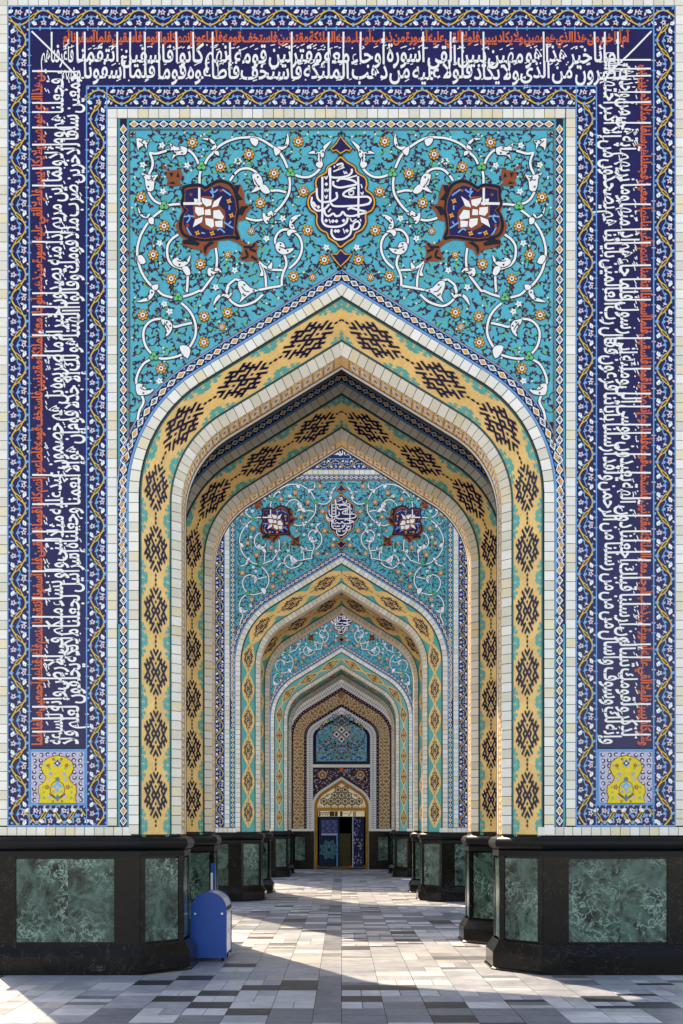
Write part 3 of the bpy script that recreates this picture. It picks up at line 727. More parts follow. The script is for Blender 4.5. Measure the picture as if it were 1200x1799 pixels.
def cartouche_text(b):
    W = 'glaze_white'
    for P, w in (
        (((350, 490), (350, 570), (385, 602), (480, 605), (580, 585), (632, 540), (632, 495)), 3.6), (((400, 530), (540, 475)), 2.4), (((440, 450), (500, 428), (520, 450), (470, 490), (530, 470)), 3.2), (((408, 480), (420, 455)), 2.2),
        (((262, 595), (262, 800), (262, 1060), (262, 1155), (305, 1212), (400, 1228), (500, 1215), (565, 1172), (582, 1110)), 3.8),
        (((360, 480), (362, 700), (360, 880), (385, 950), (450, 968), (600, 965), (760, 955), (850, 930), (872, 885), (835, 850), (760, 848), (640, 853), (550, 842), (525, 815), (560, 780), (650, 738), (680, 742)), 3.6),
        (((600, 790), (650, 770), (650, 820), (605, 822), (600, 780), (640, 745)), 2.2), (((712, 590), (718, 760), (716, 1000), (720, 1110)), 3.6),
        (((190, 740), (200, 860), (255, 912), (355, 908), (420, 882), (448, 850), (438, 790)), 3.6), (((130, 850), (128, 950), (195, 1022), (290, 1002), (350, 940)), 3.4),
        (((400, 650), (405, 705), (480, 732), (590, 715), (690, 690), (660, 650), (570, 625), (490, 622), (445, 655)), 3.6), (((575, 615), (700, 580)), 2.6),
        (((280, 990), (298, 1065), (340, 1092), (400, 1060), (432, 1092), (488, 1080), (520, 1038), (560, 1082), (640, 1092), (730, 1070), (815, 1040), (700, 1010), (620, 990), (580, 1010)), 3.6),
        (((370, 1000), (335, 1040)), 2.6), (((380, 1255), (380, 1320), (430, 1380), (520, 1382), (590, 1342), (622, 1290), (622, 1200)), 3.6), (((640, 1250), (662, 1180), (712, 1160), (735, 1200), (700, 1250), (640, 1262)), 3.2),
        (((780, 960), (860, 940)), 2.2), (((740, 1130), (750, 1160)), 2.2), (((525, 1250), (545, 1310)), 2.0), (((345, 1130), (365, 1180)), 2.0), (((610, 1120), (640, 1160), (690, 1130)), 2.2),
        (((290, 590), (310, 625), (325, 585)), 2.2), (((290, 835), (310, 870), (325, 825)), 2.2), (((290, 750), (300, 785), (315, 750), (330, 785), (340, 745)), 1.8), (((750, 690), (765, 740)), 2.2), (((745, 790), (765, 820), (780, 785)), 2.0), (((530, 520), (545, 560), (560, 530), (575, 560)), 1.8)):
        b.ribbon(G(8, *P), w, W, 14, sm=4)
    for q in G(8, (312, 690), (212, 978), (310, 1150), (395, 1157), (440, 1157), (530, 1150), (428, 1282), (462, 1282), (572, 1278), (150, 930), (170, 960)): b.star(q[0], q[1], 3.4, 2.6, 4, W, 15)

def corner_square(b, x0, x1, mirror=False):
    y0, y1 = 1316, 1415
    b.rect(x0, y0, x1, y1, 'frame_blue', 1); b.rect(x0 + 4, y0 + 5, x1 - 4, y1 - 5, 'lilac', 2)
    rnd = random.Random(5); cx = (x0 + x1) / 2
    for e in (-1, 1):
        for i in range(4):
            for j in range(9):
                x, y = cx + e * (6 + i * 11.5), y0 + 10 + j * 10; a = rnd.uniform(0, 6); r = 4.2
                P = [(x + r * (1 - t * .13) * cos(a + t * .9) * e, y + r * (1 - t * .13) * sin(a + t * .9)) for t in range(7)]
                P = [(max(x0 + 6, min(x1 - 6, p[0])), max(y0 + 7, min(y1 - 7, p[1]))) for p in P]
                b.ribbon(P, 2.0, 'navy_deep', 3, sm=2); b.disc(max(x0 + 7, min(x1 - 7, x)), y, 1.7, 'glaze_white', 4, 5)
    half = [(0, 1328), (14, 1331), (25, 1339), (28, 1350), (24, 1359), (19, 1366), (23, 1374), (32, 1381), (33, 1392), (30, 1400), (33, 1411), (0, 1411)]
    P = [(cx + x, y) for x, y in half] + [(cx - x, y) for x, y in half[::-1]][1:-1]
    b.ribbon(P, 2.6, 'rust', 5, closed=True, sm=1); b.poly(P, 'bright_yellow', 6)
    for e in (-1, 1):
        for (x, y, r, m) in ((16, 1345, 4, 'rust'), (12, 1360, 4.4, 'sky_blue'), (15, 1370, 4.2, 'lilac'), (18, 1383, 5.2, 'brown_field'), (25, 1383, 2.6, 'leaf_green'), (14, 1350, 3, 'leaf_green'), (14, 1400, 4, 'lilac'), (24, 1402, 3.4, 'leaf_green'), (7, 1334, 3, 'rust'), (22, 1345, 2.4, 'sky_blue'), (8, 1408, 3, 'brown_field'), (24, 1392, 2.5, 'leaf_green'), (7, 1391, 3, 'sky_blue')):
            b.star(cx + e * x, y, r, r * .55, 5, m, 8); b.disc(cx + e * x, y, r * .3, 'ochre_yellow', 9, 5)
        b.ribbon([(cx + e * 2, 1357), (cx + e * 10, 1366), (cx + e * 20, 1366)], 1.2, 'ochre_yellow', 7, sm=3)
        b.ribbon([(cx + e * 2, 1372), (cx + e * 10, 1378), (cx + e * 12, 1392), (cx + e * 2, 1402)], 1.4, 'rust', 7, sm=3)
        b.ribbon([(cx + e * 4, 1402), (cx + e * 10, 1398), (cx + e * 14, 1394)], 1.8, 'curtain_teal', 8, sm=3)
    b.star(cx, 1341, 9, 4, 4, 'sky_blue', 8, rot=pi / 4); b.star(cx, 1341, 7, 3, 4, 'navy_deep', 9); b.disc(cx, 1341, 2.2, 'glaze_white', 10, 5)
    b.star(cx, 1381, 12, 5, 4, 'panel_blue', 8); b.disc(cx, 1383, 3.6, 'lilac', 9, 6); b.star(cx, 1369, 5, 3, 5, 'pale_teal', 9); b.star(cx, 1402, 7, 3.5, 4, 'pale_teal', 9)

# ------------------------------------------------------------------ a gate: two arched walls, side masses, dado
H_TOP = 11.4; E_OUT = 4.0; Y_B = 2.95; Y_BACK = Y_B + T_WALL

ZK = 1.015                                  # the inner wall's arch stands a little taller
def arch_wall(parent, y0, name):
    b = MB(); m = 'mortar'
    sl = s_list(24, s_top(W_CH))
    sl2 = [s for s in sl]
    for side in (-1, 1):
        fx = lambda p: (p[0] * -side, p[1])
        cu = [fx(arch_pt(s, W_CH)) for s in sl]; ci = [fx(arch_pt(s, W_IN)) for s in sl]
        cu = [(cu[0][0], 0.0)] + cu; ci = [(ci[0][0], 0.0)] + ci
        for k in range(len(cu) - 1):
            a, c, d, e = cu[k], cu[k + 1], ci[k], ci[k + 1]
            b.face([(a[0], y0, a[1]), (c[0], y0, c[1]), (e[0], y0 + Y_IN, e[1]), (d[0], y0 + Y_IN, d[1])], m)
            b.face([(d[0], y0 + Y_IN, d[1]), (e[0], y0 + Y_IN, e[1]), (e[0], y0 + T_WALL, e[1]), (d[0], y0 + T_WALL, d[1])], m)
        ox = side * E_OUT
        # faces split in quads between the curve and the outer edge / top
        def sheet(curve, y):
            for p, q in zip(curve, curve[1:]):
                if q[1] <= ZS + .8: b.face([(ox, y, p[1]), (p[0], y, p[1]), (q[0], y, q[1]), (ox, y, q[1])], m); zz = q[1]; lastp = q
            rest = [lastp] + [q for q in curve if q[1] > ZS + .8]
            b.face([(ox, y, zz)] + [(p[0], y, p[1]) for p in rest] + [(0, y, H_TOP if y0 == 0 else H_TOP / ZK), (ox, y, H_TOP if y0 == 0 else H_TOP / ZK)], m)
        sheet(cu, y0); sheet(ci, y0 + T_WALL)
        hs = H_TOP if y0 == 0 else H_TOP / ZK
        b.face([(ox, y0, 0), (ox, y0 + T_WALL, 0), (ox, y0 + T_WALL, hs), (ox, y0, hs)], 'plaster')
        ht = H_TOP if y0 == 0 else H_TOP / ZK
        b.face([(ox, y0, ht), (ox, y0 + T_WALL, ht), (0, y0 + T_WALL, ht), (0, y0, ht)], m)
    o = b.build(name, parent)
    if y0 > 0: o.scale = (1, 1, ZK)
    return o

def offset_plan(P, d):
    """closed plan polygon (counter-clockwise seen from above = outward to the right of travel) pushed outward by d"""
    n = len(P); out = []
    for i in range(n):
        a, b, c = P[i - 1], P[i], P[(i + 1) % n]
        def nrm(p, q):
            dx, dy = q[0] - p[0], q[1] - p[1]; l = sqrt(dx * dx + dy * dy); return (dy / l, -dx / l)
        n1, n2 = nrm(a, b), nrm(b, c); k = 1 + n1[0] * n2[0] + n1[1] * n2[1]
        k = max(k, .35)
        out.append((b[0] + d * (n1[0] + n2[0]) / k, b[1] + d * (n1[1] + n2[1]) / k))
    return out
def profile_run(b, P, prof, m):
    rings = [[(x, y, z) for x, y in offset_plan(P, d)] for d, z in prof]; n = len(P)
    for r0, r1 in zip(rings, rings[1:]):
        for i in range(n):
            j = (i + 1) % n; b.face([r0[i], r0[j], r1[j], r1[i]], m)
PLAN = [(-4.0, 0.0), (-2.35, 0.0), (-1.931, .419), (-1.931, T_WALL), (-3.6, T_WALL), (-3.6, Y_B), (-2.35, Y_B), (-1.931, Y_B + .419), (-1.931, Y_BACK), (-4.0, Y_BACK)]
def dado(parent, P):
    b = MB(); profile_run(b, P, [(.135, 0), (.135, .02), (.115, .035), (.115, .21), (.055, .315), (.045, .335), (.045, .345)], 'black_marble'); b.build('plinth', parent)
    b = MB(); profile_run(b, P, [(.01, 1.36), (.04, 1.36), (.04, 1.425), (.05, 1.43)] + [(.015 + .07 * cos(a), 1.515 + .075 * sin(a)) for a in [radians(x) for x in range(-75, 91, 15)]] + [(.0, 1.60)], 'cornice_stone'); b.build('cornice', parent)
    b = MB(); profile_run(b, P, [(.012, .34), (.012, 1.37)], 'black_marble'); b.build('dado_backing', parent)
    n = len(P)
    for i in range(n):
        a, c = P[i], P[(i + 1) % n]; dx, dy = c[0] - a[0], c[1] - a[1]; l = sqrt(dx * dx + dy * dy); ux, uy = dx / l, dy / l; nx, ny = uy, -ux
        def bx(s0, s1, d0, d1, z0, z1, m, name):
            V = [(a[0] + ux * s + nx * d, a[1] + uy * s + ny * d, z) for z in (z0, z1) for s, d in ((s0, d0), (s1, d0), (s1, d1), (s0, d1))]
            q = MB(); cc = (sum(v[0] for v in V) / 8, sum(v[1] for v in V) / 8, (z0 + z1) / 2); q.hexa(V, m); return q.build(name, parent, org=cc)
        if l > 1.2:
            if i == 0 or (P[0][0] > 0 and l > 1.6 and abs(a[1]) < .01 and abs(c[1]) < .01): ss = [0.225, 1.36] if P[0][0] < 0 else [l - 1.36, l - .225]
            else: ss = [.25, l - .25]
            m_ = (ss[0] + ss[1]) / 2 + .03
            bx(ss[0], m_ - .001, .013, .022, .37, 1.335, 'green_marble', 'marble_panel'); bx(m_ + .001, ss[1], .013, .022, .37, 1.335, 'green_marble', 'marble_panel')
            bx(-.01, ss[0] - .004, .013, .034, .345, 1.36, 'black_marble', 'stile'); bx(ss[1] + .004, l + .01, .013, .034, .345, 1.36, 'black_marble', 'stile')
            bx(ss[0], ss[1], .013, .030, .345, .366, 'black_marble', 'rail'); bx(ss[0], ss[1], .013, .030, 1.339, 1.36, 'black_marble', 'rail')
        elif l > .3:
            k = .065
            bx(k, l - k, .013, .022, .37, 1.335, 'green_marble', 'marble_panel')
            bx(-.01, k - .004, .013, .030, .345, 1.36, 'black_marble', 'stile'); bx(l - k + .004, l + .01, .013, .030, .345, 1.36, 'black_marble', 'stile')

def gate(yp, style, detail, label, plain_rear=False):
    """detail True: bricks and ornaments as pieces of their own"""
    root = empty('tiled_gate', (0, yp, 0), label, 'gate', 'tiled arch gates in line')
    arch_wall(root, 0.0, 'arch_wall'); arch_wall(root, Y_B, 'arch_wall')
    b = MB()
    for e in (-1, 1): b.box(min(e * 3.6, e * 4.0), max(e * 3.6, e * 4.0), T_WALL, Y_B, 0, H_TOP - .002, 'plaster')
    b.build('side_wall', root)
    b = MB(); b.box(-3.6, 3.6, T_WALL, Y_B, 8.9, 9.1, 'plaster'); b.build('vault_ceiling', root)
    dado(root, PLAN); dado(root, [(-x, y) for x, y in PLAN][::-1])
    return root

def dress_front(root, style, detail, dep=0.0, only_arch=False, stuff=None):
    """glazed work of one arched wall, dep metres behind the gate's front"""
    # bricks -----------------------------------------------------------
    stuff = MB() if stuff is None else stuff
    count = {'wall_brick': 0, 'rib_brick': 0}
    rnd = random.Random(3)
    def brick(V, kind, z):
        V = [(v[0], v[1] + dep, v[2] * (ZK if dep else 1)) for v in V]; m = BR[rnd.randrange(len(BR))]
        if detail and count[kind] < 300: brick_obj(kind, V, m, root); count[kind] += 1
        else: stuff.hexa(V, m)
    def face_brick(x0, x1, y0, y1):        # pixels on the front face
        h = .012 + rnd.uniform(-.0015, .0015); g = .5
        X0, X1, Za, Zb = X_(x0 + g), X_(x1 - g), Z_(y1 - g), Z_(y0 + g)
        brick([(X0, -h, Za), (X1, -h, Za), (X1, 0, Za), (X0, 0, Za), (X0, -h, Zb), (X1, -h, Zb), (X1, 0, Zb), (X0, 0, Zb)], 'wall_brick', Za)
    def rib(side, w0, w1, s0=0.0, s1=None, step=.1135):
        mp = arch_map(side); s = s0; g = .0038; top = s_top(w0)
        while s < (s1 or top) - .01:
            e = min(s + step, top)
            if e - s > .03:
                h = .013 + rnd.uniform(-.0015, .0015)
                q = lambda s_, w_, hh: mp(s_, w_, hh)
                last = e >= top - .001
                sb = e - g if not last else e + .05
                P = [q(s + g, w0 + g, h), q(sb, w0 + g, h), q(sb, w1 - g, h), q(s + g, w1 - g, h), q(s + g, w0 + g, 0), q(sb, w0 + g, 0), q(sb, w1 - g, 0), q(s + g, w1 - g, 0)]
                brick(P, 'rib_brick', s)
            s = e
            if e >= top: break
    for side in (-1, 1):
        rib(side, .0, W_CH - .004); rib(side, .440, W_IN)
    if not only_arch:
        for x0, x1 in ((189, 206), (1200 - 206, 1200 - 189), (-4, 13.5), (1186.5, 1204)):
            y = 192.0 if 100 < x0 < 1100 else 11.0
            if x0 in (189, 994): pass
            while y < 1450:
                face_brick(x0, x1, y, min(y + 16.6, 1451)); y += 16.6
        y0 = 192
        x = 206.0
        while x < 993: face_brick(x, min(x + 18.3, 994), y0, 208.5); x += 18.3
        x = -4.0
        while x < 1203: face_brick(x, min(x + 18, 1204), -9.5, 11); x += 18
        x = -4.0
        while x < 1203:
            w = 17 if not (190 < x < 1010) else 15.5
            if x + w < 243 or x > 957 - w: face_brick(x, min(x + w, 1204), 1452.5, 1468)
            x += w
    if dep: b_ = None
    # arch bands ---------------------------------------------------------
    b = Inlay(None)
    for side in (-1, 1): band_surface(b, side, style)
    o = b.build('patterned_arch_band', root); o.location = (0, dep, 0); o.scale = (1, 1, ZK if dep else 1)
    b = Inlay(None)
    for side in (-1, 1): rope_surface(b, side)
    o = b.build('rosette_soffit', root); o.location = (0, dep, 0); o.scale = (1, 1, ZK if dep else 1)
    # lozenge border that follows the arch
    b = Inlay(None)
    for side in (-1, 1):
        mp = arch_map(side); b.mp = lambda s, t, h, mp=mp: mp(s, t, h)
        sc = [L1 * .62 + (s_top(-.07) - L1 * .62) * i / 40 for i in range(41)] + [s_top(-.14)]
        for (w0, w1, m, l) in ((-.148, -.003, 'navy_deep', 1), (-.150, -.140, 'rust', 3), (-.030, -.003, 'frame_blue', 3), (-.140, -.128, 'sky_blue', 3)):
            for a, c in zip(sc, sc[1:]):
                h = .002 + l * .0016; b.face([mp(a, w0, h), mp(a, w1, h), mp(c, w1, h), mp(c, w0, h)], m)
        La = s_top(-.08) - L1 * .78
        old = 1 / S
        chain(b, lambda s, t: (L1 * .78 + s / S, -.080 + t / S * .85), La * S, 17.5, 1.0)
    o = b.build('lozenge_border', root); o.location = (0, dep, 0); o.scale = (1, 1, ZK if dep else 1)
    if only_arch:
        # dark blue spandrel of the inner wall, seen over the first arch
        b = Inlay(face_map)
        P = [p for p in off_curve(-.155)]
        b.poly([(P[0][0], 700)] + P + [(600, 330), (P[0][0], 330)] if False else [(226, P[0][1])] + P + [(600, 330), (226, 330)], 'navy', 0)
        b.poly([(974, P[0][1])] + mir(P) + [(600, 330), (974, 330)], 'navy', 0)
        for e in (-1, 1):
            for i in range(5):
                x = 600 + e * (14 + i * 30); y = 470 + i * 17
                b.ribbon([(x - 12, y + 6), (x - 4, y - 6), (x + 6, y - 4), (x + 2, y + 4), (x + 12, y + 6)], 3.2, 'glaze_white', 3, sm=4)
        b.star(600, 478, 8, 4, 4, 'rust', 4)
        o = b.build('spandrel_panel', root); o.location = (0, dep, 0); o.scale = (1, 1, ZK if dep else 1)
        if stuff.f and detail: stuff.build('brickwork', root, 'stuff')
        return stuff
    # wall borders -------------------------------------------------------
    b = Inlay(face_map)
    floral_band(b, (14, 31.5), (1186, 31.5), 37); floral_band(b, (33, 51), (33, 1450), 37, flip=-1); floral_band(b, (1167, 51), (1167, 1450), 37)
    for x0, x1 in ((52, 150), (1050, 1148)): floral_band(b, (x0, 1433), (x1, 1433), 35, period=49)
    for x in (14, 52, 1148, 1186): frame_line(b, x, 11, x, 1451, 2.6)
    frame_line(b, 13, 12, 1187, 12, 2.6); frame_line(b, 52, 51, 1148, 51, 2.4)
    for x0, x1 in ((13, 189), (1011, 1187)): frame_line(b, x0, 1451, x1, 1451, 2.6)
    b.build('floral_border', root)
    b = Inlay(face_map)
    floral_band(b, (153, 171), (1047, 171), 35, flip=-1); floral_band(b, (171, 189), (171, 1450), 35); floral_band(b, (1029, 189), (1029, 1450), 35, flip=-1)
    for x in (152.5, 188, 1012, 1047.5): frame_line(b, x, 153, x, 1451, 2.2)
    frame_line(b, 152, 152.5, 1048, 152.5, 2.4); frame_line(b, 188, 190, 1012, 190, 2.2)
    b.build('floral_border', root)
    # calligraphy
    b = Inlay(face_map)
    b.rect(53, 53, 1147, 151, 'navy', 0)
    for x0 in (53, 1049): b.rect(x0, 151.01, x0 + 98, 1314, 'navy', 0)
    pan = b.build('inscription_panel', root)
    w_, k_ = Inlay(face_map), Inlay(face_map)
    band_text(w_, k_, TEXT_T, 1000, lambda r, u: (1107 + r, 151 - u), 1)
    band_text(w_, k_, TEXT_L, 1190, lambda r, u: (151 - u, 120 - r), 4)
    band_text(w_, k_, TEXT_R, 1200, lambda r, u: (1049 + u, 1312 + r), 9)
    for P in ([(56, 56), (100, 99), (144, 144)], [(1144, 56), (1104, 97), (1066, 132)]): w_.ribbon(P, 3.0, 'glaze_white', 5, sm=3)
    w_.build('white_lettering', pan); k_.build('orange_lettering', pan)
    for x0 in (51, 1049):
        b = Inlay(face_map); corner_square(b, x0, x0 + 101); b.build('ornamental_square', root)
    # straight lozenge border
    b = Inlay(face_map)
    for (x0, y0, x1, y1, vert) in ((207, 209, 227, 1451, True), (973, 209, 993, 1451, True), (227, 209, 973, 228, False)):
        b.rect(x0, y0, x1, y1, 'turquoise_dark', 0)
        if vert:
            b.rect(x0 + 4, y0, x1 - 4, y1, 'navy_deep', 1); cx = (x0 + x1) / 2
            chain(b, lambda s, t, cx=cx, y0=y0: (cx + t, y0 + 10 + s), y1 - y0 - 10, 17.5, 1.0)
        else:
            b.rect(x0, y0 + 4, x1, y1 - 4, 'navy_deep', 1); chain(b, lambda s, t, x0=x0: (x0 + s, 218.5 + t), x1 - x0, 17.5, 1.0)
    frame_line(b, 227.5, 228, 227.5, 780, 2.0, 'rust', 5); frame_line(b, 972.5, 228, 972.5, 780, 2.0, 'rust', 5); frame_line(b, 227, 228.5, 973, 228.5, 2.0, 'rust', 5)
    b.build('lozenge_border', root)
    # spandrel
    b = Inlay(face_map)
    P = [p for p in off_curve(-.149) if p[0] > 227]
    b.poly([(227, P[0][1])] + P + [(600, 228), (227, 228)], 'turquoise', 0); b.poly([(973, P[0][1])] + mir(P) + [(600, 228), (973, 228)], 'turquoise', 0)
    sp = b.build('spandrel_panel', root)
    for mirror in (False, True):
        f = mir if mirror else (lambda P: P)
        b = Inlay(face_map); vines(b, mirror); o = b.build('leafy_vine', sp, 'stuff')
        group = Inlay(face_map)
        for i, t in enumerate(TEND):
            b = Inlay(face_map) if detail else group; b.n = i
            b.ribbon(f(t), 6.8, 'black_line', 3, sm=5); b.ribbon(f(t), 4.0, 'glaze_white', 5 if i % 2 else 6, sm=5)
            if detail: b.build('scroll_tendril', sp)
        for i, l in enumerate(LEAVES):
            b = Inlay(face_map) if detail else group; b.n = i
            c = smooth(f(l), 2, True); b.ribbon(c, 2.8, 'black_line', 7, closed=True, sm=1); b.poly(c, 'glaze_white', 8)
            if len(l) > 6:
                q = f(l); cx_, cy_ = sum(p[0] for p in q) / len(q), sum(p[1] for p in q) / len(q)
                for j in range(1, len(q), 2):
                    ex, ey = q[j]; b.star(ex * .62 + cx_ * .38, ey * .62 + cy_ * .38, 2.6, 1.3, 3, 'black_line', 10, rot=j * 1.7)
                b.ribbon([(q[0][0] * .5 + cx_ * .5, q[0][1] * .5 + cy_ * .5), (cx_, cy_), (q[len(q) // 2][0] * .6 + cx_ * .4, q[len(q) // 2][1] * .6 + cy_ * .4)], 1.5, 'black_line', 10, sm=3)
            if detail: b.build('scroll_leaf', sp)
        for x, y in f(KNOTS):
            b = Inlay(face_map) if detail else group
            for a in (-pi / 2, pi / 6, 5 * pi / 6): b.disc(x + 4.3 * cos(a), y + 4.3 * sin(a), 5.0, 'black_line', 9, 8)
            for a in (-pi / 2, pi / 6, 5 * pi / 6): b.disc(x + 4.3 * cos(a), y + 4.3 * sin(a), 3.9, 'leaf_green', 10, 8)
            b.disc(x, y, 1.8, 'maroon', 11, 5)
            if detail: b.build('green_knot', sp)
        if detail:
            for i, (x, y, k) in enumerate(ROS):
                x = 1200 - x if mirror else x
                key = ('ros', round(k, 2))
                if key not in _cache:
                    b = Inlay(face_map); rosette_draw(b, 600, 1457, k); _cache[key] = b.mesh('rosette', (0, 0, EYE))
                put('rosette', _cache[key], sp, (X_(x), 0, Z_(y)))
            for i, (x, y) in enumerate(WFL):
                x = 1200 - x if mirror else x
                if 'wfl' not in _cache:
                    b = Inlay(face_map); flower_draw(b, 600, 1457); _cache['wfl'] = b.mesh('white_flower', (0, 0, EYE))
                o = put('white_flower', _cache['wfl'], sp, (X_(x), 0, Z_(y))); o.rotation_euler = (0, i * 1.3, 0)
        else:
            for i, (x, y, k) in enumerate(ROS): rosette_draw(group, 1200 - x if mirror else x, y, k, i)
            for i, (x, y) in enumerate(WFL): flower_draw(group, 1200 - x if mirror else x, y, 1, i)
            group.build('scrollwork', sp)
        b = Inlay(face_map); medallion(b, mirror); b.build('lobed_medallion', sp)
    b = Inlay(face_map); cartouche(b); b.build('cartouche', sp)
    b = Inlay(face_map); cartouche_text(b); b.build('cartouche_lettering', sp)
    return stuff

def simplify_copy(src, root, style, dep_front, label):
    pass

# ------------------------------------------------------------------ ground
def ground():
    root = empty('courtyard_paving', (0, 0, 0), kind='structure')
    b = MB(); b.face([(-120, -120, -.006), (120, -120, -.006), (120, 120, -.006), (-120, 120, -.006)], 'joint'); b.build('paving_bed', root)
    b = MB(); b.face([(-120, -120, -.004), (120, -120, -.004), (120, -7.0, -.004), (-120, -7.0, -.004)], 'slab_mid')
    b.face([(-120, -7.0, -.004), (-9, -7.0, -.004), (-9, 120, -.004), (-120, 120, -.004)], 'slab_mid'); b.face([(9, -7.0, -.004), (120, -7.0, -.004), (120, 120, -.004), (9, 120, -.004)], 'slab_mid')
    b.build('outer_paving', root)
    rnd = random.Random(21); far = MB(); n = 0
    xs = [-.26, 0.0]
    cols = [(-.258, 0.0)] + [(i * .4, (i + 1) * .4) for i in range(22)] + [(-.258 - (i + 1) * .4, -.258 - i * .4) for i in range(22)]
    rows = []; y = -7.0
    while y < 34: rows.append((y, y + .36)); y += .36
    cells = []
    for r, (y0, y1) in enumerate(rows):
        for c, (x0, x1) in enumerate(cols):
            ctr = c == 0
            rel = (x0 + x1) / 2
            def rr(): return rnd.random()
            darkp = .22 if abs(rel) < 1.4 else .06
            zone = 1 if (-2.5 < y0 < -1.0) or (2.5 < y0 < 5.2) or (8.6 < y0 < 11) or (14.5 < y0 < 17.5) or (20 < y0 < 23) or abs(rel) > 3.0 else 0
            base = 'slab_grey' if y0 < -2.5 or (5 < y0 < 8.6) else 'slab_mid'
            if not zone: darkp = .03
            if ctr: cells.append((x0, x1, y0, y1, 'slab_dark' if rr() < .06 else ('slab_grey' if zone or rr() < .4 else 'slab_mid'))); continue
            v = rr()
            if v < darkp and zone % 2: 
                cells.append((x0, x1, y0, y0 + .14, 'slab_dark')); cells.append((x0, (x0 + x1) / 2, y0 + .14, y1, 'slab_pale')); cells.append(((x0 + x1) / 2, x1, y0 + .14, y1, 'slab_mid'))
            elif v < darkp + .07: cells.append((x0, x1, y0, y1, 'slab_dark' if zone % 2 or rr() < .3 else 'slab_grey'))
            elif v < (.45 if zone else .16):
                cells.append((x0, (x0 + x1) / 2, y0, y1, rnd.choice(('slab_pale', 'slab_mid', 'slab_pale')))); cells.append(((x0 + x1) / 2, x1, y0, y1, rnd.choice(('slab_pale', 'slab_warm', 'slab_mid'))))
            elif v < (.62 if zone else .3):
                ym = y0 + .18; cells.append((x0, x1, y0, ym, rnd.choice(('slab_pale', 'slab_warm')))); cells.append((x0, x1, ym, y1, rnd.choice(('slab_mid', 'slab_grey'))))
            else: cells.append((x0, x1, y0, y1, base if rr() < (.6 if zone else .8) else rnd.choice(('slab_pale', 'slab_mid', 'slab_warm'))))
    LAY = ['MHHDgTHHM', 'MHDDgDDMM', 'HDHWgHHHH', 'DHHWgDMMM', 'MDWHgHGDW', 'HHDGgGGGG']
    cells = [c for c in cells if not (c[0] > -1.87 and c[1] < 1.61 and c[2] > -2.69 and c[3] < -.5)]
    for r, line in enumerate(LAY):
        y1 = -.52 - .36 * r; y0 = y1 - .36
        for q, ch in zip((6, 5, 4, 3, 0, 1, 2, 7, 8), (line[3], line[2], line[1], line[0], line[4], line[5], line[6], line[7], line[8])):
            x0, x1 = {6: (-.658, -.258), 5: (-1.058, -.658), 4: (-1.458, -1.058), 3: (-1.858, -1.458), 0: (-.258, 0), 1: (0, .4), 2: (.4, .8), 7: (.8, 1.2), 8: (1.2, 1.6)}[q]
            if ch == 'H': xm = (x0 + x1) / 2; cells += [(x0, xm, y0, y1, 'slab_pale'), (xm, x1, y0, y1, rnd.choice(('slab_pale', 'slab_mid')))]
            elif ch == 'T': cells += [(x0, x1, y0, y0 + .2, 'slab_grey'), (x0, x1, y0 + .2, y1, 'slab_mid')]
            else: cells.append((x0, x1, y0, y1, {'M': 'slab_mid', 'D': 'slab_dark', 'W': 'slab_pale', 'G': 'slab_grey', 'g': 'slab_grey'}[ch]))
    def vis(c):
        d = (c[2] + c[3]) / 2 + D0; x = abs(c[0] + c[1]) / 2
        return d > 8.6 and x < d * 600 / FPX + .1 and not (x > 2.2 and 12 < d < 16)
    cells.sort(key=lambda c: (not vis(c), c[2]))
    for i, (x0, x1, y0, y1, m) in enumerate(cells):
        g = .003; zt = rnd.uniform(-.0007, .0007); gx = .005 if (round(x0 / .4) % 2 == 0 and x0 > 0) else g
        V = [(x0 + gx, y0 + g, -.005), (x1 - g, y0 + g, -.005), (x1 - g, y1 - g, -.005), (x0 + gx, y1 - g, -.005)]
        V += [(v[0], v[1], zt) for v in V]
        if i < 290: brick_obj('paving_slab', V, m, root)
        else: far.faces(V, [(4, 5, 6, 7), (0, 1, 5, 4), (1, 2, 6, 5), (2, 3, 7, 6), (3, 0, 4, 7)], m)
    far.build('paving_slabs', root, 'stuff')
ground()

# ------------------------------------------------------------------ the three gates
g1 = gate(0.0, 'A', True, 'nearest tiled gate, filling the frame with its blue inscription bands and pointed arch')
st1 = dress_front(g1, 'A', True); st1.build('brickwork', g1, 'stuff')
rear = Inlay(None)
rm = dress_front(g1, 'A', False, dep=Y_B, only_arch=True); rm.build('brickwork', g1, 'stuff')
def lesser_gate(yp, style, label):
    g = gate(yp, style, False, label)
    st = dress_front(g, style, False); dress_front(g, style, False, dep=Y_B, only_arch=True, stuff=st)
    st.build('brickwork', g, 'stuff')
    return g
g2 = lesser_gate(12.05, 'B', 'middle tiled gate seen through the nearest arch, with dark latticed lozenges on a teal band')
g3 = lesser_gate(24.1, 'C', 'farthest tiled gate, with thin outlined lozenges on its teal arch band')

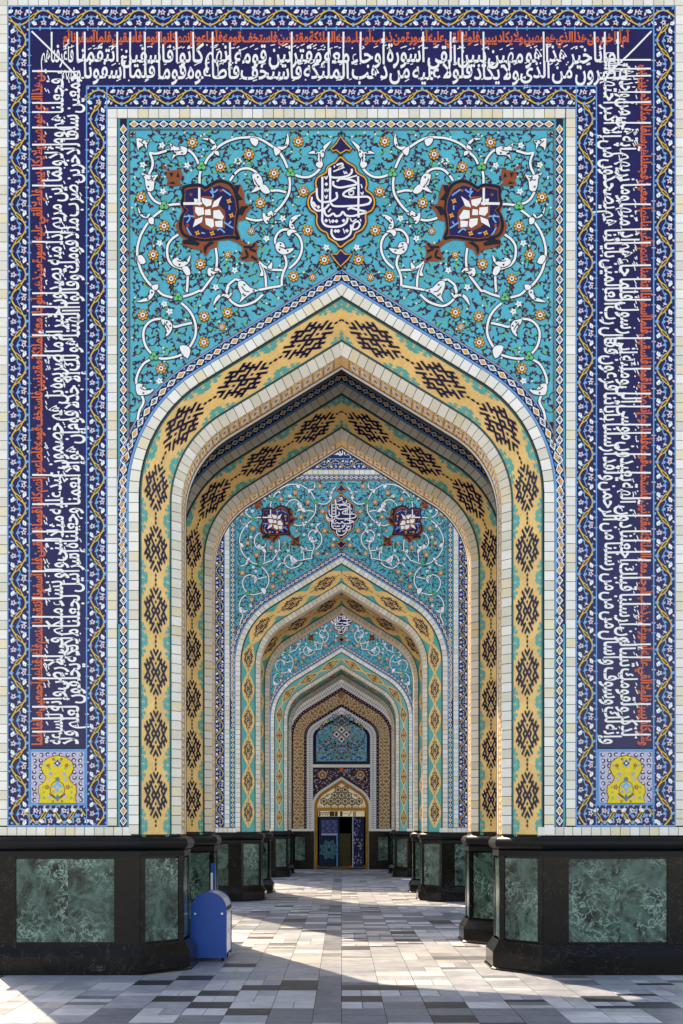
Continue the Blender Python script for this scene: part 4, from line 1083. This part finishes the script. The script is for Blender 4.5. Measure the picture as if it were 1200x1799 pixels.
# ------------------------------------------------------------------ shrine wall with the door, at the end of the row
def shrine():
    yw = 31.5; sc = FPX / (D0 + yw)
    root = empty('shrine_wall', (0, yw, 0), 'tiled end wall with a brown scrollwork arch around the golden doorway', 'building')
    gx = lambda px: (px - 600) / sc; gz = lambda py: EYE + (1457 - py) / sc
    mp = lambda px, py, h: (gx(px), -h, gz(py))
    # wall with door opening
    b = MB(); dw = 1.06; dz = 3.86
    door = [(-dw, 0.0)] + [(-dw, 2.55)]
    def darch(w, n=10):
        """door arch half outline, left side, inset w"""
        a = 1.15 - w; z = 2.60; R = .80 - w; th = radians(57); pts = []
        for i in range(n + 1):
            p = th * i / n; pts.append((-(a - R) - R * cos(p), z + R * sin(p)))
        x, zz = pts[-1]; pts.append((0.0, zz + (-x) / math.tan(th)))
        return pts
    op = darch(.02)
    for e in (-1, 1):
        P = [(e * 5.2, 0), (e * -op[0][0], 0)] + [(-e * p[0], p[1]) for p in op] + [(0, H_TOP), (e * 5.2, H_TOP)]
        b.face([(x, 0, z) for x, z in P], 'plaster')
        for p, q in zip([(op[0][0], 0)] + op, op): b.face([(-e * p[0], 0, p[1]), (-e * q[0], 0, q[1]), (-e * q[0], .5, q[1]), (-e * p[0], .5, p[1])], 'plaster')
        b.face([(e * 5.2, 0, 0), (e * 5.2, 6, 0), (e * 5.2, 6, H_TOP), (e * 5.2, 0, H_TOP)], 'plaster')
    b.face([(-5.2, 0, H_TOP), (5.2, 0, H_TOP), (5.2, 6, H_TOP), (-5.2, 6, H_TOP)], 'plaster')
    b.build('masonry', root)
    # brown arch band with borders, concentric with the gates' arches
    def joints(b, w0, w1, h, step=.095):
        mid = (w0 + w1) / 2
        for e in (-1, 1):
            s = .02
            while s < s_top(w1) - .02:
                pts = [arch_pt(s, w0 + .004), arch_pt(s, w1 - .004), arch_pt(s + .014, w1 - .004), arch_pt(s + .014, w0 + .004)]
                b.face([(-e * p[0], -h, p[1]) for p in pts], 'mortar'); s += step
            A_ = [arch_pt(s_top(mid) * i / 26, mid) for i in range(27)]; B_ = [arch_pt(s_top(mid) * i / 26, mid + .012) for i in range(27)]
            for i in range(26): b.face([(-e * A_[i][0], -h - .0005, A_[i][1]), (-e * B_[i][0], -h - .0005, B_[i][1]), (-e * B_[i + 1][0], -h - .0005, B_[i + 1][1]), (-e * A_[i + 1][0], -h - .0005, A_[i + 1][1])], 'mortar')
    def big(w, n=26):
        return [arch_pt(s_top(w) * i / n if i else 0.0, w) for i in range(n + 1)]
    def sheet(b, w0, w1, m, h):
        A, B = big(w0), big(w1)
        for e in (-1, 1):
            for i in range(len(A) - 1):
                b.face([(-e * A[i][0], -h, A[i][1]), (-e * B[i][0], -h, B[i][1]), (-e * B[i + 1][0], -h, B[i + 1][1]), (-e * A[i + 1][0], -h, A[i + 1][1])], m)
    b = MB(); sheet(b, .02, .30, 'brick_cream_b', .004); joints(b, .02, .30, .006); b.build('brick_rib', root)
    b = Inlay(None); rnd = random.Random(8)
    sheet(b, .30, .43, 'navy_deep', .006); sheet(b, .43, .91, 'brown_field', .006); sheet(b, .91, 1.01, 'navy_deep', .007)
    ws = s_top(.6)
    for e in (-1, 1):
        b.mp = lambda s, w, h, e=e: (lambda p: (-e * p[0], -.006 - h, p[1]))(arch_pt(s, w))
        s = .12; k = 0
        while s < s_top(.67) - .1:
            for j, w in enumerate((.52, .67, .82)):
                d = rnd.choice((-1, 1)); s = s + rnd.uniform(-.02, .02)
                b.ribbon([(s - .11, w - .04 * d), (s - .03, w + .06 * d), (s + .05, w + .03 * d), (s + .02, w - .03 * d), (s + .1, w - .05 * d)], .038, 'cream_scroll', 2, sm=3)
                b.ribbon([(s - .09, w + .07 * d), (s + .08, w + .075 * d)], .022, 'rust', 1, sm=1)
            s += .15; k += 1
        s = .05
        while s < s_top(.4):
            b.disc(s, .365, .022, 'lilac', 2, 5); b.disc(s, .96, .02, 'lilac', 2, 5); b.disc(s + .07, .33, .014, 'kufic_orange', 2, 4); b.disc(s + .07, .4, .014, 'kufic_orange', 2, 4); s += .14
    b.build('scrollwork_arch_band', root)
    # inner white rib round the blue panel
    b = MB(); sheet(b, 1.01, 1.27, 'glaze_white', .008); joints(b, 1.01, 1.27, .010); b.build('brick_rib', root)
    # blue niche panel
    b = Inlay(mp)
    top = big(1.27)
    mask = [p for p in top if p[1] > 4.42]
    half = [(-1.207, 4.42)] + mask
    P = [(x, z) for x, z in half] + [(-x, z) for x, z in half[::-1]][1:]
    k = .1
    b.face([(x, -.010, z) for x, z in P], 'navy_deep')
    Q = [(x * .88, 4.42 + .13 + (z - 4.42) * .885) for x, z in P]
    b.face([(x, -.013, z) for x, z in Q], 'panel_blue')
    b.mp = lambda x, z, h: (x, -.013 - h, z)
    rnd = random.Random(4)
    for i in range(520):
        x, z = rnd.uniform(.03, 1.0), rnd.uniform(4.6, 6.5)
        if z > 5.9 and x > 1.05 - (z - 5.9) * 1.15: continue
        m = rnd.choice(('navy_deep', 'navy_deep', 'cream_scroll', 'leaf_green', 'rust', 'sky_blue')); r = rnd.uniform(.025, .055)
        for e in (-1, 1):
            b.star(e * x, z, r, r * .5, 4, m, 2, rot=i) if i % 3 else b.ribbon([(e * (x - r * 2), z), (e * x, z + r), (e * (x + r * 1.5), z - r)], .022, m, 1, sm=3)
    for dx, dz in ((0, .2), (0, -.2), (.21, 0), (-.21, 0)):
        b.star(dx, 5.68 + dz, .19, .12, 4, 'rust', 3); b.star(dx, 5.68 + dz, .16, .10, 4, 'glaze_white', 5); b.disc(dx, 5.68 + dz, .06, 'navy_deep', 7, 6)
    b.star(0, 5.2, .1, .05, 4, 'rust', 3); b.star(0, 6.1, .1, .05, 4, 'rust', 3)
    b.build('niche_panel', root)
    # white strip + dark spandrel over the door
    b = MB(); b.box(-1.207, 1.207, -.014, 0, 4.29, 4.415, 'brick_cream_b'); b.build('brick_course', root)
    b = Inlay(lambda x, z, h: (x, -.008 - h, z))
    oo = darch(-.1)
    for e in (-1, 1): b.poly([(e * 1.207, 4.285), (e * 1.207, 2.3), (-e * oo[0][0], 2.3)] + [(-e * p[0], p[1]) for p in oo] + [(0, 4.285)], 'navy_deep', 0)
    for e in (-1, 1):
        b.disc(e * .80, 3.98, .17, 'cream_scroll', 2, 12); b.disc(e * .80, 3.98, .13, 'brown_field', 3, 12); b.disc(e * .80, 3.98, .05, 'cream_scroll', 4, 8)
        for i in range(330):
            x, z = rnd.uniform(.02, 1.18), rnd.uniform(2.5, 4.26)
            if x < 1.16 and z < 3.99 - x * .62 - .0 and (x < .95 or z < 3.0): continue
            b.leaf(e * x, z, .08, .035, rnd.uniform(0, 6), rnd.choice(('lilac', 'kufic_orange', 'sky_blue', 'cream_scroll', 'rust')), 1)
    b.star(0, 4.2, .12, .07, 5, 'kufic_orange', 3)
    b.build('door_spandrel', root)
    # white rib round the door
    b = MB(); A, B = darch(-.10), darch(.0)
    A = [(A[0][0], 1.62)] + A; B = [(B[0][0], 1.62)] + B
    for e in (-1, 1):
        for i in range(len(A) - 1): b.face([(-e * A[i][0], -.017, A[i][1]), (-e * B[i][0], -.017, B[i][1]), (-e * B[i + 1][0], -.017, B[i + 1][1]), (-e * A[i + 1][0], -.017, A[i + 1][1])], 'brick_cream_b')
    b.build('brick_rib', root)
    # outer facing bricks either side, floor of the tile work
    b = MB()
    for e in (-1, 1):
        b.box(min(e * 2.5, e * 5.2), max(e * 2.5, e * 5.2), -.012, 0, 1.62, H_TOP, 'brick_cream_a')
        b.box(min(e * 1.16, e * 2.5), max(e * 1.16, e * 2.5), -.02, 0, 1.6, 1.70, 'brick_cream_b')
    b.build('facing', root)
    # dado
    for e in (-1, 1):
        x0, x1 = 1.16, 5.2
        def bx(a, c, d0, d1, z0, z1, m, nm):
            q = MB(); q.box(min(e * a, e * c), max(e * a, e * c), -d1, -d0, z0, z1, m); q.build(nm, root)
        bx(x0, x1, 0, .20, 0, .2, 'black_marble', 'plinth'); bx(x0, x1, 0, .12, .2, .33, 'black_marble', 'plinth')
        bx(x0, x1, 0, .03, .33, 1.45, 'black_marble', 'dado_backing'); bx(x0, x1, 0, .11, 1.45, 1.6, 'black_marble', 'cornice')
        for a, c in ((1.55, 1.95), (2.4, 3.6), (3.9, 4.9)): bx(a, c, .03, .045, .38, 1.36, 'green_marble', 'marble_panel')
    # golden door frame
    b = MB(); A, B = darch(.005), darch(.13)
    A = [(A[0][0], 0.0)] + A; B = [(B[0][0], 0.0)] + B
    for e in (-1, 1):
        for i in range(len(A) - 1):
            F = [(-e * A[i][0], A[i][1]), (-e * B[i][0], B[i][1]), (-e * B[i + 1][0], B[i + 1][1]), (-e * A[i + 1][0], A[i + 1][1])]
            b.hexa([(p[0], .03, p[1]) for p in F] + [(p[0], .14, p[1]) for p in F], 'wood_gold')
    b.build('door_frame', root)
    b = MB(); b.box(-1.02, 1.02, .02, .12, 2.46, 2.60, 'wood_gold'); b.box(-1.02, 1.02, .02, .12, .06, .12, 'wood_gold'); b.build('transom', root)
    # fanlight: cream panes behind a dark star lattice
    b = MB(); F = darch(.13)
    P = [(F[0][0], 2.6)] + F + [(-x, z) for x, z in F[::-1]][1:] + [(-F[0][0], 2.6)]
    b.face([(x, .12, z) for x, z in P], 'lit_pane'); b.build('fanlight_pane', root)
    b = Inlay(lambda x, z, h: (x, .10 - h, z))
    def inside(x, z):
        x = abs(x)
        if z < 2.6 or x > 1.0: return False
        for (a, c), (d, f) in zip(F, F[1:]):
            if -d <= x <= -a + 1e-6: return z < c + (f - c) * (-a - x) / (-a + d + 1e-9)
        return z < F[0][1]
    st = .30
    for i in range(-5, 6):
        for j in range(0, 7):
            x, z = i * st + (st / 2 if j % 2 else 0), 2.62 + j * st * .82
            if not inside(x, z + .03): continue
            for n_, r, w in ((6, .145, .034), (4, .06, .024)):
                Q = [(x + r * cos(2 * pi * q / n_ + .52), z + r * sin(2 * pi * q / n_ + .52)) for q in range(n_)]
                if all(inside(a, max(c, 2.61)) for a, c in Q): b.ribbon(Q, w, 'lattice_brown', 1, closed=True, sm=1)
            for a in range(3):
                an = a * pi / 3 + .52; Q = [(x + .15 * cos(an), z + .15 * sin(an)), (x - .15 * cos(an), z - .15 * sin(an))]
                if all(inside(*q) for q in Q): b.ribbon(Q, .026, 'lattice_brown', 2, sm=1)
    b.build('fanlight_lattice', root)
    # pale strip with dark strokes under the transom
    b = Inlay(lambda x, z, h: (x, .09 - h, z)); b.rect(-.98, 2.22, .98, 2.46, 'lit_pane', 0)  # strip carries the same added glow as the panes
    for x0, x1 in ((-.95, -.9), (-.45, -.42), (-.5, -.3), (-.28, -.16), (-.06, 0.04), (.5, .54), (.56, .6)): b.rect(x0, 2.23, x1, 2.44, 'lattice_brown', 1)
    for x in (-.9, -.8, -.7, -.6): b.ribbon([(x, 2.25), (x + .02, 2.33), (x + .08, 2.33)], .03, 'lattice_brown', 2, sm=1)
    b.ribbon([(-.95, 2.38), (-.45, 2.38)], .03, 'lattice_brown', 2, sm=1); b.ribbon([(.3, 2.24), (.42, 2.44)], .03, 'lattice_brown', 2, sm=1); b.ribbon([(.05, 2.34), (.3, 2.34)], .014, 'lattice_brown', 2, sm=1)
    b.build('transom_sign', root)
    # room behind the door
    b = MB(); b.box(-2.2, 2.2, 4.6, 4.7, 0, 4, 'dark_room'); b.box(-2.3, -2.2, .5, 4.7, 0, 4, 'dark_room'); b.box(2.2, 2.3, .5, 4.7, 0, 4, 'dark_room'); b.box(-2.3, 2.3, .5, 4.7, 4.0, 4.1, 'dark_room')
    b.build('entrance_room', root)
    # curtains ------------------------------------------------------------
    def fold(name, x0, x1, z0, z1, y, m, label, deco):
        r = empty(name, ((x0 + x1) / 2, yw + y, z0), label, 'curtain')
        n = 28; q = MB(); amp = .012
        top = [(x0 + (x1 - x0) * i / n - (x0 + x1) / 2, amp * sin(i * 1.1)) for i in range(n + 1)]
        for (xa, ya), (xb, yb) in zip(top, top[1:]):
            q.face([(xa, ya, 0), (xb, yb, 0), (xb, yb, z1 - z0), (xa, ya, z1 - z0)], m)
        q.face([(p[0], p[1] + .025, z1 - z0) for p in (top[0], top[-1])] + [(top[-1][0], .025, 0), (top[0][0], .025, 0)], m)
        q.build('cloth', r); d = Inlay(lambda x, z, h: (x, -.014 - h, z)); deco(d); d.build('printed_pattern', r)
        return r
    def deco_left(d):
        d.rect(-.33, 1.36, .36, 1.98, 'curtain_purple', 0); d.rect(-.33, 1.33, .36, 1.40, 'lilac', 1); d.rect(.31, 0.02, .36, 1.33, 'frame_blue', 1)
        for i in range(5):
            for j in range(4): d.star(-.25 + i * .13 + (.06 if j % 2 else 0), 1.5 + j * .125, .05, .015, 4, 'curtain_navy' if (i + j) % 2 else 'frame_blue', 2, rot=.5)
        d.star(0, .72, .44, .31, 8, 'pale_teal', 2, rot=pi / 8); d.star(0, .72, .40, .28, 8, 'line_teal', 3, rot=pi / 8); d.star(0, .72, .27, .12, 8, 'pale_teal', 4); d.star(0, .72, .16, .06, 6, 'curtain_teal', 5)
    def deco_right(d):
        rn = random.Random(6)
        for i in range(70):
            d.leaf(rn.uniform(-.17, .17), rn.uniform(.05, 2.05), .1, .05, rn.uniform(0, 6), rn.choice(('curtain_purple', 'curtain_purple', 'frame_blue', 'brown_field', 'navy_deep', 'lilac')), 1)
        d.rect(-.235, 0.0, -.19, 2.1, 'lilac', 2)
    fold('door_curtain', -.95, -.09, .10, 2.2, -.04, 'curtain_teal', 'teal and purple door curtain with a pale eight pointed star, hanging in the golden doorway', deco_left)
    fold('door_curtain', .44, .94, .10, 2.2, -.04, 'curtain_navy', 'narrow navy door curtain covered in pale leaves, hanging in the golden doorway', deco_right)
    # things in the doorway
    c = empty('shoe_cabinet', (.13, yw + .9, 0), 'olive cabinet standing between the two curtains inside the golden doorway', 'cabinet')
    q = MB(); q.box(-.27, .27, 0, .4, .05, 1.5, 'cabinet_olive'); q.build('carcass', c)
    for j in range(6): q = MB(); q.box(-.25, .25, -.02, -.001, .1 + j * .235, .1 + j * .235 + .22, 'cabinet_olive'); q.build('drawer', c)
    r = MB(); r.faces([(-.42, -.75, .004), (.30, -.75, .004), (.30, .10, .004), (-.42, .10, .004), (-.42, -.72, .03), (.30, -.72, .03), (.30, .10, .12), (-.42, .10, .12)], [(4, 5, 6, 7), (0, 1, 5, 4), (1, 2, 6, 5), (3, 0, 4, 7), (2, 3, 7, 6)], 'wood_brown')
    o = r.build('wooden_ramp'); o.location = (0, yw - .22, 0); o['label'] = 'low brown wooden ramp at the foot of the golden doorway'; o['category'] = 'ramp'
shrine()

# ------------------------------------------------------------------ blue bin and the post behind it
def bin_():
    r = empty('litter_bin', (-1.683, 1.06, 0), 'blue litter bin with a rounded top beside the left pier of the nearest arch', 'litter bin')
    w, d, hs = .455, .62, .66
    def dome(k, n=14):
        a = w / 2 * k
        return [(a, .05)] + [(a * cos(pi * i / n), hs + .225 * k * sin(pi * i / n)) for i in range(n + 1)] + [(-a, .05)]
    def prism(nm, y0, y1, k, m, P=None):
        P = P or dome(k); q = MB(); n = len(P)
        q.face([(x, y0, z) for x, z in P], m); q.face([(x, y1, z) for x, z in P[::-1]], m)
        for i in range(n): a, c = P[i], P[(i + 1) % n]; q.face([(a[0], y0, a[1]), (c[0], y0, c[1]), (c[0], y1, c[1]), (a[0], y1, a[1])], m)
        return q.build(nm, r)
    prism('front_panel', 0, .03, 1.0, 'bin_blue'); prism('back_panel', d - .03, d, 1.0, 'bin_blue')
    a = w / 2 * .955
    prism('body', .031, d - .031, .955, 'painted_white', [(a, .10), (a, hs - .05), (-a, hs - .05), (-a, .10)])
    n = 14; o_, i_ = [(w / 2 * .97 * cos(pi * i / n), hs + .215 * sin(pi * i / n)) for i in range(n + 1)], [(w / 2 * .92 * cos(pi * i / n), hs + .19 * sin(pi * i / n)) for i in range(n + 1)]
    q = MB()
    for i in range(n): q.hexa([(o_[i][0], .031, o_[i][1]), (o_[i + 1][0], .031, o_[i + 1][1]), (i_[i + 1][0], .031, i_[i + 1][1]), (i_[i][0], .031, i_[i][1]), (o_[i][0], d - .031, o_[i][1]), (o_[i + 1][0], d - .031, o_[i + 1][1]), (i_[i + 1][0], d - .031, i_[i + 1][1]), (i_[i][0], d - .031, i_[i][1])], 'steel')
    q.build('hood', r)
    for e in (-1, 1):
        q = MB(); q.box(min(e * w / 2 * .955, e * (w / 2 * .955 + .004)), max(e * w / 2 * .955, e * (w / 2 * .955 + .004)), .06, d - .06, hs - .02, hs + .035, 'rubber'); q.build('opening', r)
    q = MB(); q.box(w / 2 * .955, w / 2 * .955 + .012, d * .42, d * .58, .34, .40, 'steel'); q.build('latch', r)
    for x_ in (-.17, .17): q = MB(); q.box(x_ - .012, x_ + .012, -.004, 0, .60, .624, 'steel'); q.build('bolt', r)
    q = MB(); q.box(w / 2 * .93, w / 2 * 1.03, .031, d - .031, hs - .05, hs - .015, 'steel'); q.box(-w / 2 * 1.03, -w / 2 * .93, .031, d - .031, hs - .05, hs - .015, 'steel'); q.build('rim', r)
    for x in (-.17, .17):
        for y in (.08, d - .08): q = MB(); q.box(x - .02, x + .02, y - .02, y + .02, 0, .10, 'rubber'); q.build('foot', r)
    p = empty('marker_post', (-1.775, 2.25, 0), 'thin blue post with a white lower part, standing behind the blue bin', 'post')
    q = MB(); q.box(-.03, .0, -.02, .02, .03, 1.08, 'painted_white'); q.build('lower_shaft', p)
    q = MB(); q.box(-.03, .001, -.021, .021, 1.081, 1.21, 'bin_blue'); q.box(.002, .03, -.02, .02, .03, 1.21, 'bin_blue'); q.build('blue_cap', p)
    q = MB(); q.box(-.1, .1, -.1, .1, 0, .03, 'rubber'); q.build('foot_plate', p)
bin_()
